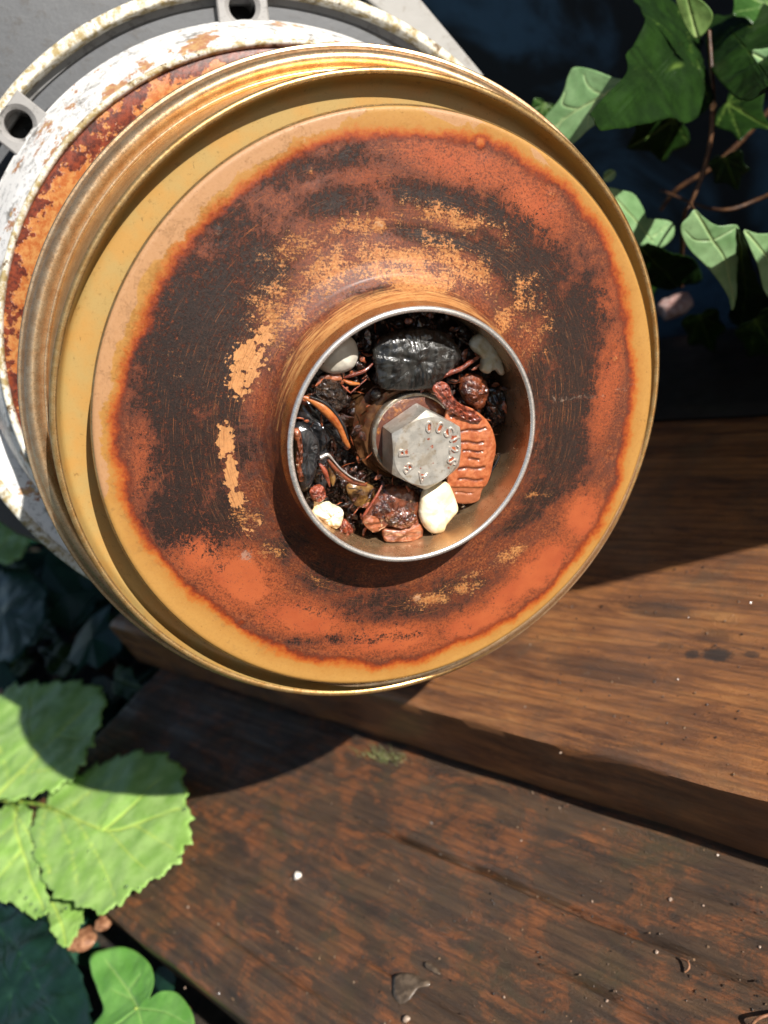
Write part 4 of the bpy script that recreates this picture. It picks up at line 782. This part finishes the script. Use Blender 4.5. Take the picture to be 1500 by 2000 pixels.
leaf([(-60, 1180), (0, 1120), (40, 1110), (90, 1150), (80, 1220), (30, 1290), (-40, 1270)], (10, 1200), flat_pt(20), [[(-30, 1260), (20, 1190), (70, 1140)]], BRD, bram, (6, 9.5), n=95, rings=10)
leaf([(-30, 1005), (10, 1000), (50, 1030), (48, 1075), (10, 1100), (-40, 1080)], (8, 1050), flat_pt(30), [[(-20, 1090), (30, 1030)]], BR, bram, (5, 9.5), n=95, rings=10)
j = ground_pt(6, 1562, bz + 2); stem([ground_pt(-160, 1500, -40), ground_pt(-70, 1550, 0), ground_pt(-20, 1563, bz), j, ground_pt(50, 1568, bz + 2), ground_pt(88, 1574, bz + 2), ground_pt(140, 1596, bz + 2.2)], [1.3, 1.2, 1.1, 1., .9, .8, .4], STG, bram)
stem([j, ground_pt(30, 1576, bz + 2), ground_pt(42, 1600, bz + 1.5)], [.9, .8, .5], STG, bram)

under = empty('ground_ivy_sprig', Matrix.Translation(Vector(ground_pt(120, 1180, -68) * MM)), 'dim ivy sprig in the shade under the left edge of the disc', 'plant')
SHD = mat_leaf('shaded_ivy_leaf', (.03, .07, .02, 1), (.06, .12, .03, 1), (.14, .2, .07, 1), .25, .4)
def sprig_leaf(cx, cy, r, a, z):
    o_ = [(cx + r * (math.cos(a) * u - math.sin(a) * w), cy + r * (math.sin(a) * u + math.cos(a) * w)) for u, w in [(1.1, 0), (.62, .34), (.44, .82), (.05, .72), (-.45, .80), (-.62, .38), (-.5, 0), (-.62, -.38), (-.45, -.80), (.05, -.72), (.44, -.82), (.62, -.34)]]
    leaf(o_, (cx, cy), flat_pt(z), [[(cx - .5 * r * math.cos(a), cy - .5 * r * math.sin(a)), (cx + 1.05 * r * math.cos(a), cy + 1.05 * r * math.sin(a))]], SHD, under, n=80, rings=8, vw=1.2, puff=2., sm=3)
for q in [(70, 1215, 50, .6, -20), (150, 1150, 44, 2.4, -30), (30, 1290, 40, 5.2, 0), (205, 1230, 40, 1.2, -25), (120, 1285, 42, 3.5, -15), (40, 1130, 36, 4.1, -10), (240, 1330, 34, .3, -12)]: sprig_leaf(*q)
stem([ground_pt(120, 1180, -68), ground_pt(110, 1240, -40), ground_pt(40, 1290, -8)], [1.2, 1.1, .8], STM, under); stem([ground_pt(140, 1200, -60), ground_pt(200, 1235, -35), ground_pt(240, 1330, -15)], [1.1, 1., .7], STM, under)

iv2 = empty('ivy_sprig', Matrix.Translation(Vector(ground_pt(230, 2060, -68) * MM)), 'fresh three-lobed ivy leaf beside the mossy plank edge', 'plant')
leaf([(176, 1868), (208, 1852), (246, 1849), (272, 1862), (292, 1884), (299, 1912), (294, 1938), (286, 1956), (306, 1940), (338, 1935), (362, 1956), (378, 1990), (374, 2030), (330, 2070), (270, 2090), (200, 2080), (160, 2040), (176, 1998), (196, 1968), (186, 1930), (176, 1900)], (262, 1968), flat_pt(-12), [
    [(268, 1968), (235, 1915), (200, 1870)], [(268, 1968), (320, 1975), (368, 2000)], [(268, 1968), (230, 1995), (180, 2030)], [(268, 1968), (280, 2020), (285, 2075)], [(245, 1930), (270, 1900)], [(250, 1945), (215, 1930)]], IVB, iv2, puff=1.0, vw=.7)
stem([ground_pt(230, 2060, -60), ground_pt(250, 2010, -30), ground_pt(266, 1970, -12.5)], [1, .8, .6], STG, iv2)

D0 = 305.
ivy = empty('ivy_vine', Matrix.Translation(Vector(depth_pt(1330, 560, 400) * MM)), 'ivy vine with pale and dark lobed leaves in front of the dark blue wall', 'plant')
leaf([(1046, 258), (1062, 232), (1096, 190), (1110, 146), (1124, 131), (1160, 137), (1200, 152), (1236, 160), (1228, 185), (1210, 212), (1190, 222), (1150, 252), (1112, 284), (1080, 275)], (1140, 205), tilt_pt(1140, 205, 318, -.10, .02), [
    [(1236, 160), (1190, 182), (1130, 214), (1080, 250)], [(1180, 188), (1150, 170), (1140, 145)], [(1130, 214), (1100, 205), (1105, 180)], [(1160, 200), (1150, 230), (1148, 250)], [(1100, 232), (1085, 258), (1080, 272)]], IVL, ivy, vw=.55, puff=.8)
leaf([(1254, -20), (1262, 60), (1250, 80), (1258, 110), (1246, 130), (1236, 152), (1256, 176), (1300, 196), (1350, 214), (1384, 212), (1392, 190), (1386, 160), (1376, 120), (1388, 80), (1402, 40), (1385, 10), (1360, -20), (1310, -40)], (1325, 90), tilt_pt(1325, 90, 322, .62, -.42), [
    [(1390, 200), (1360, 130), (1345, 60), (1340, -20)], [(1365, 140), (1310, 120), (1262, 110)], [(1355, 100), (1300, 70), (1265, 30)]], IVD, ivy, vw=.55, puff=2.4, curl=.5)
leaf([(1318, -18), (1350, -10), (1376, 8), (1392, 30), (1384, 56), (1362, 76), (1344, 60), (1330, 30)], (1352, 28), tilt_pt(1352, 28, 300, -.04, .1), [[(1362, 76), (1350, 30), (1340, -10)]], mat_leaf('sunlit_ivy', (.15, .27, .07, 1), (.26, .40, .12, 1), (.4, .5, .2, 1), .3, .4), ivy, vw=.5, puff=1.2, n=110, rings=12)
leaf([(1390, 40), (1420, 30), (1455, 12), (1500, 14), (1560, 30), (1560, 150), (1520, 178), (1470, 186), (1420, 172), (1388, 130), (1380, 80)], (1460, 95), tilt_pt(1460, 95, 315, -.5, -.55), [
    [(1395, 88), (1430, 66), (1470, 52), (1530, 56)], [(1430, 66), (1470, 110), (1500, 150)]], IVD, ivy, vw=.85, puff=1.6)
leaf([(1468, 104), (1490, 98), (1560, 96), (1570, 150), (1520, 170), (1494, 148)], (1515, 125), tilt_pt(1515, 125, 296, -.05, 0), [[(1470, 106), (1510, 126), (1550, 140)]], IVL, ivy, vw=.5, n=110, rings=10)
leaf([(1186, 366), (1215, 372), (1240, 380), (1256, 404), (1270, 440), (1288, 452), (1296, 436), (1304, 430), (1320, 440), (1318, 462), (1300, 480), (1282, 486), (1262, 478), (1240, 476), (1215, 440), (1190, 410), (1160, 380)], (1238, 425), tilt_pt(1238, 425, 322, .08, .06), [
    [(1186, 372), (1235, 425), (1275, 472)], [(1235, 425), (1270, 462), (1306, 440)]], IVL, ivy, vw=.5, puff=.9, sm=5)
leaf([(1332, 440), (1345, 425), (1358, 410), (1374, 424), (1400, 440), (1436, 438), (1440, 470), (1438, 530), (1436, 580), (1430, 606), (1424, 584), (1408, 555), (1380, 520), (1350, 490), (1334, 462)], (1396, 478), tilt_pt(1396, 478, 305, .05, .10), [
    [(1360, 415), (1392, 470), (1415, 510), (1432, 590)], [(1392, 470), (1360, 470), (1340, 452)], [(1392, 470), (1415, 455), (1434, 442)]], IVL, ivy, vw=.5, puff=.9, sm=4)
leaf([(1452, 450), (1480, 456), (1540, 460), (1560, 520), (1540, 590), (1500, 580), (1480, 520), (1464, 485)], (1505, 510), tilt_pt(1505, 510, 300, .05, .08), [[(1455, 452), (1495, 500), (1530, 570)]], IVL, ivy, vw=.5, puff=.8)
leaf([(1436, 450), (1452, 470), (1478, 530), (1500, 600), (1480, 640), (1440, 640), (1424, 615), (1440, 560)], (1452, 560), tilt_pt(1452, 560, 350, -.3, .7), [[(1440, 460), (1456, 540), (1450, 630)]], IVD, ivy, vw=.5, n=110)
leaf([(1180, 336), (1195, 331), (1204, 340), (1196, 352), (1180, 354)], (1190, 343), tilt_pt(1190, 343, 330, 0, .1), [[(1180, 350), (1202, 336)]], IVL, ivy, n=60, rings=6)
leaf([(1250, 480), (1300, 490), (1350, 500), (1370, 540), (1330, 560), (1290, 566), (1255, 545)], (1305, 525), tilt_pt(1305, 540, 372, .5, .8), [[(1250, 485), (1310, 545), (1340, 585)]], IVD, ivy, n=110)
IVM = mat_leaf('mid_ivy_leaf', (.03, .085, .016, 1), (.055, .14, .03, 1), (.2, .32, .1, 1), .3, .33)
HEX = lambda cx, cy, r, a, sq=1.: ([(cx + r * k * (math.cos(a) * u - math.sin(a) * w * sq), cy + r * k * (math.sin(a) * u + math.cos(a) * w * sq)) for u, w, k in [(1.1, 0, 1), (.62, .34, 1), (.42, .80, 1.05), (.05, .72, 1), (-.45, .80, 1), (-.62, .38, 1), (-.5, 0, 1), (-.62, -.38, 1), (-.45, -.80, 1), (.05, -.72, 1), (.42, -.80, 1.05), (.62, -.34, 1)]])
VNS = lambda cx, cy, r, a: [[(cx - .5 * r * math.cos(a), cy - .5 * r * math.sin(a)), (cx + 1.05 * r * math.cos(a), cy + 1.05 * r * math.sin(a))]] + [[(cx - .45 * r * math.cos(a), cy - .45 * r * math.sin(a)), (cx + .85 * r * math.cos(a + b), cy + .85 * r * math.sin(a + b))] for b in (1.05, -1.05, 2.1, -2.1)]
for cx, cy, r, a, d, gx, gy, m_ in [(1290, 250, 70, 2.6, 372, .3, .4, IVD), (1445, 215, 62, .5, 352, -.3, -.5, IVD), (1420, 330, 44, 1.2, 372, -.5, .6, IVD), (1240, 560, 55, 1.9, 395, .6, .4, IVD), (1375, 640, 48, 1.2, 385, .3, .8, IVD), (1490, 650, 60, 1.0, 360, .2, .9, IVD), (1060, 215, 30, 2.0, 352, .1, .2, IVM), (1478, -5, 60, 3.6, 340, .2, -.2, IVM)]:
    leaf(HEX(cx, cy, r, a), (cx, cy), tilt_pt(cx, cy, d, gx * .6, gy * .6), VNS(cx, cy, r, a), m_, ivy, n=110, rings=10, vw=.6, puff=1.1, sm=3)
S_ = lambda *a: [depth_pt(x, y, d) for x, y, d in a]
stem(S_((1385, 60, 325), (1390, 140, 325), (1392, 205, 325), (1388, 270, 328), (1372, 340, 334), (1350, 395, 338), (1335, 430, 345), (1330, 560, 400)), [.6, .8, 1.0, .9, .9, .8, .8, 1.], STM, ivy)
stem(S_((1391, 196, 323.5), (1393, 206, 322.5), (1390, 216, 323.5)), [.5, 1.3, .5], wet('pale_node', lin(230, 180, 130), lin(250, 210, 170), .5, .5, .3, .2), ivy, 'leaf_node')
stem(S_((1560, 150, 380), (1480, 240, 390), (1400, 320, 400), (1320, 372, 410), (1290, 410, 420)), [1.3, 1.3, 1.2, 1.1, 1.], STM, ivy)
stem(S_((1560, 350, 370), (1480, 390, 380), (1400, 410, 385), (1290, 372, 410)), [.9, .8, .8, .6], STM, ivy)
stem(S_((1358, 412, 306), (1350, 400, 320), (1352, 392, 336)), [.4, .5, .5], STM, ivy); stem(S_((1236, 160, 310), (1300, 190, 316), (1390, 205, 325)), [.4, .5, .6], STM, ivy)

# ================================================================== small things on the boards
WH = wet('white_crumb', lin(226, 216, 204, 1.), lin(240, 232, 220, 1.), .6, .4, .3, .2); PK = wet('pink_stone', lin(196, 150, 140), lin(226, 196, 188), .3, .5, .6, .2)
WD = wet('wood_chip', lin(146, 96, 66), lin(196, 142, 104), .4, .6, .6, .1)
def crumb(name, px, py, z, r, mat, label, cat, group=None, sq=.6, st=1.):
    p = ground_pt(px, py, z); b = bmesh.new(); bmesh.ops.create_icosphere(b, subdivisions=3, radius=1); sd = random.random() * 40
    V = [(q.co.x * r * st * (1 + .5 * mnoise.noise(q.co * 1.4 + Vector((sd, 0, 0)))), q.co.y * r * (1 + .5 * mnoise.noise(q.co * 1.4 + Vector((0, sd, 0)))), (q.co.z + .8) * r * sq * (1 + .3 * mnoise.noise(q.co * 2 + Vector((0, 0, sd))))) for q in b.verts]
    F = [tuple(q.index for q in f.verts) for f in b.faces]; b.free()
    return tag(mesh(name, V, F, mat, None, Matrix.Translation(Vector(p * MM)) @ Matrix.Rotation(random.random() * 6, 4, 'Z'), smooth=60), label, cat, group)
crumb('white_stone', 583, 1713, 0, 1.45, WH, 'small white stone alone on the lower plank below the pump', 'stone', sq=.7)
crumb('pink_stone', 1322, 612, 31, 8.5, PK, 'blurred pinkish stone at the back of the bench under the ivy', 'stone')
crumb('wood_chip', 163, 1842, -20, 5.0, WD, 'larger tan wood chip below the small bramble leaf', 'wood chip', 'wood chips beside the plank edge', st=1.5)
crumb('wood_chip', 208, 1806, -14, 3.6, WD, 'smaller tan wood chip by the plank corner', 'wood chip', 'wood chips beside the plank edge')
crumb('wood_chip', -4, 1362, 8, 4.0, PK, 'reddish chip at the left edge above the bramble leaf', 'wood chip')
GR = wet('pale_grit', lin(170, 140, 118), lin(206, 184, 164), .8, .5, .5, .1)
for px, py, z, r, l in [(1157, 1761, 0, .36, 'pink speck just above the middle crack, left of the others'), (1310, 1757, 0, .55, 'larger pinkish speck on the lower plank near the right'), (1374, 1769, 0, .34, 'small speck just right of the larger pinkish speck'),
                        (1283, 1860, 0, .5, 'pink speck beside the curled straw'), (1484, 1850, 0, .35, 'tiny speck nearest the right edge of the lower plank'), (1018, 1642, 0, .4, 'whitish speck below the front face of the upper plank'),
                        (1180, 1620, 0, .32, 'tiny speck close under the upper plank face'), (1186, 1955, 0, .4, 'speck near the bottom of the photo in the middle of the plank'), (985, 1948, 0, .4, 'yellowish speck right of the grey smear'),
                        (362, 1930, 0, .4, 'speck at the mossy left edge of the lower plank'), (795, 1992, 0, 1.1, 'tan round grain at the bottom edge of the photo'), (1095, 1471, 31, .4, 'orange speck on the front edge of the upper plank'),
                        (1026, 1381, 31, .35, 'tiny pale speck on the lit top of the upper plank'), (368, 1772, 0, .5, 'slanting pale speck right of the bramble leaf')]:
    crumb('grit_crumb', px, py, z, r, GR, l, 'grit', 'pale specks on the planks')
R_ = random.Random(5); V, F = [], []
for k in range(2600):
    up = R_.random() < .35
    x, y = (R_.uniform(-300, -70), R_.uniform(122, 215)) if up else (R_.uniform(-400, -70), R_.uniform(13, 118)); z = 31.2 if up else .2; r = .12 + .35 * R_.random() ** 3; n0 = len(V)
    if not up and R_.random() < .35: y = R_.choice([86, 69, 117, 14]) + R_.gauss(0, 1.2)
    a = R_.random() * 6.28
    for q in range(5): V.append((x + r * R_.uniform(.6, 1.6) * math.cos(a + q * 1.256), y + r * R_.uniform(.6, 1.4) * math.sin(a + q * 1.256), z))
    V.append((x, y, z + r)); F += [(n0 + q, n0 + (q + 1) % 5, n0 + 5) for q in range(5)]
tag(mesh('plank_dust', V, F, wet('soil_crumbs', lin(40, 30, 22), lin(150, 118, 88), .12, .6, .3, .1, lo=.45, hi=.62), smooth=0), 'soil crumbs and dust scattered over the planks', 'dust', kind='stuff')
# moss tuft in the step's corner
MOSS = wet('moss_green', lin(120, 132, 50), lin(196, 200, 150), 1., .6, .5, .1)
V, F = [], []; c0 = ground_pt(745, 1478, 0)
for k in range(110):
    a = random.gauss(0, 5.5); b = random.gauss(0, 1.5); h = random.uniform(1.5, 4.5); x, y = c0[0] + a, c0[1] + b + a * .1; dx, dy = random.gauss(0, 1.3), random.gauss(0, 1.3); n0 = len(V)
    V += [(x - .22, y, 0), (x + .22, y, 0), (x, y + .25, 0), (x + dx, y + dy, h)]; F += [(n0, n0 + 1, n0 + 3), (n0 + 1, n0 + 2, n0 + 3), (n0 + 2, n0, n0 + 3)]
tag(mesh('moss_tuft', V, F, MOSS, smooth=0), 'small pale moss tuft in the corner where the upper plank meets the lower', 'moss', kind='stuff')
v, f = tube(catmull([ground_pt(1330, 1872, .8), ground_pt(1343, 1878, 1.6), ground_pt(1346, 1890, 1.4), ground_pt(1338, 1898, .6)], 5), .28, 8); tag(mesh('dry_straw', v, f, WD, smooth=60), 'tiny curled straw lying on the cracked lower plank', 'straw')
v, f = tube(catmull([ground_pt(1466, 2006, 1), ground_pt(1480, 1990, 3), ground_pt(1510, 1980, 2), ground_pt(1540, 1975, 1)], 5), .4, 8); tag(mesh('dry_straw', v, f, WD, smooth=60), 'pale straw stem at the bottom right corner', 'straw')

# translucent leaf scrap stuck to the wet plank
pt_ = flat_pt(.7)
sc1 = wet('pale_leaf_scrap', lin(92, 78, 64), lin(128, 110, 92), .4, .45, .4, .2)
def scrap(out, ctr, lab):
    P = resample(catmull(np.array([ground_pt(x, y, .5)[:2] for x, y in out]), 5, True), 60); c = ground_pt(*ctr, .5)[:2]; V = [(c[0], c[1], .5)]
    for r in (.35, .7, 1.): V += [tuple(c + (p - c) * (r + .06 * mnoise.noise(Vector((p[0], p[1], r))))) + (.35 + .12 * (1 - r * r) + .10 * mnoise.noise(Vector((p[0] * .7, p[1] * .7, r))),) for p in P]
    F = [(0, 1 + j, 1 + (j + 1) % 60) for j in range(60)] + [(1 + i * 60 + j, 1 + i * 60 + (j + 1) % 60, 61 + i * 60 + (j + 1) % 60, 61 + i * 60 + j) for i in range(2) for j in range(60)]
    o = mesh('leaf_scrap', V, F, sc1, smooth=60); m = o.modifiers.new('thickness', 'SOLIDIFY'); m.thickness = .2 * MM; tag(o, lab, 'leaf', 'pale leaf scraps on the lower plank')
scrap([(768, 1905), (790, 1898), (812, 1903), (826, 1912), (838, 1915), (836, 1925), (815, 1930), (800, 1950), (782, 1960), (768, 1945), (765, 1925)], (795, 1925), 'larger grey leaf scrap stuck to the lower plank near the bottom')
scrap([(828, 1878), (842, 1882), (856, 1896), (858, 1903), (842, 1896), (830, 1888)], (843, 1890), 'narrow grey sliver just above the larger leaf scrap')
L = []
for x, y, r in [(136, 1511, .9), (381, 1576, .8), (360, 1580, 1.), (352, 1672, .9), (363, 1658, .8), (172, 1662, .7), (130, 1655, .7), (246, 1732, 1.), (272, 1734, .7), (128, 1774, 1.), (60, 1765, 1.), (50, 1752, 1.1), (70, 1776, .9), (38, 1740, .8), (205, 1716, .6)]:
    p = ground_pt(x, y, 12.2); L.append((tuple(p), r * .75))
v, f = drops('d', L, ''); tag(mesh('dew_drops', v, f, GLS, smooth=60), 'clear dew drops on the bramble leaf teeth', 'water', kind='stuff')

# dead leaves and ground ivy far below and behind
def scatter(name, cnt, area, zz, size, mats, label, cat):
    V, F = [], []
    for k in range(cnt):
        x, y = random.uniform(*area[0]), random.uniform(*area[1]); z = zz(x, y); s = random.uniform(*size); a = random.random() * 6.3; tx, ty = random.gauss(0, .45), random.gauss(0, .45)
        sh = [(0, -.9), (.5, -.75), (.85, -.2), (.45, .05), (.5, .6), (0, 1.1), (-.5, .6), (-.45, .05), (-.85, -.2), (-.5, -.75)]; n0 = len(V); V.append((x, y, z + .15 * s))
        for u, w in sh:
            X = s * (u * math.cos(a) - w * math.sin(a)); Y = s * (u * math.sin(a) + w * math.cos(a)); V.append((x + X, y + Y, z + X * tx + Y * ty))
        F += [(n0, n0 + 1 + i, n0 + 1 + (i + 1) % 10) for i in range(10)]
    return tag(mesh(name, V, F, mats, smooth=0), label, cat, kind='stuff')
scatter('ground_ivy', 2600, ((-1900, -470), (-900, 450)), lambda x, y: random.uniform(-68, -10) + 55 * max(0, mnoise.noise(Vector((x * .006, y * .006, 4)))), (11, 30), BRD, 'dark ground ivy covering the soil behind the bench', 'ground cover')
scatter('ground_ivy', 300, ((-470, 100), (-500, 0)), lambda x, y: random.uniform(-68, -45), (9, 22), BRD, 'dark ground ivy covering the soil in front of the bench', 'ground cover')
scatter('leaf_litter', 1500, ((-1900, 300), (-900, 450)), lambda x, y: -60 + random.random() * 8, (8, 18), wet('dead_leaf', lin(60, 38, 26), lin(110, 74, 46), .05, .7, .3, 0.), 'brown dead leaves lying on the soil', 'leaf litter')
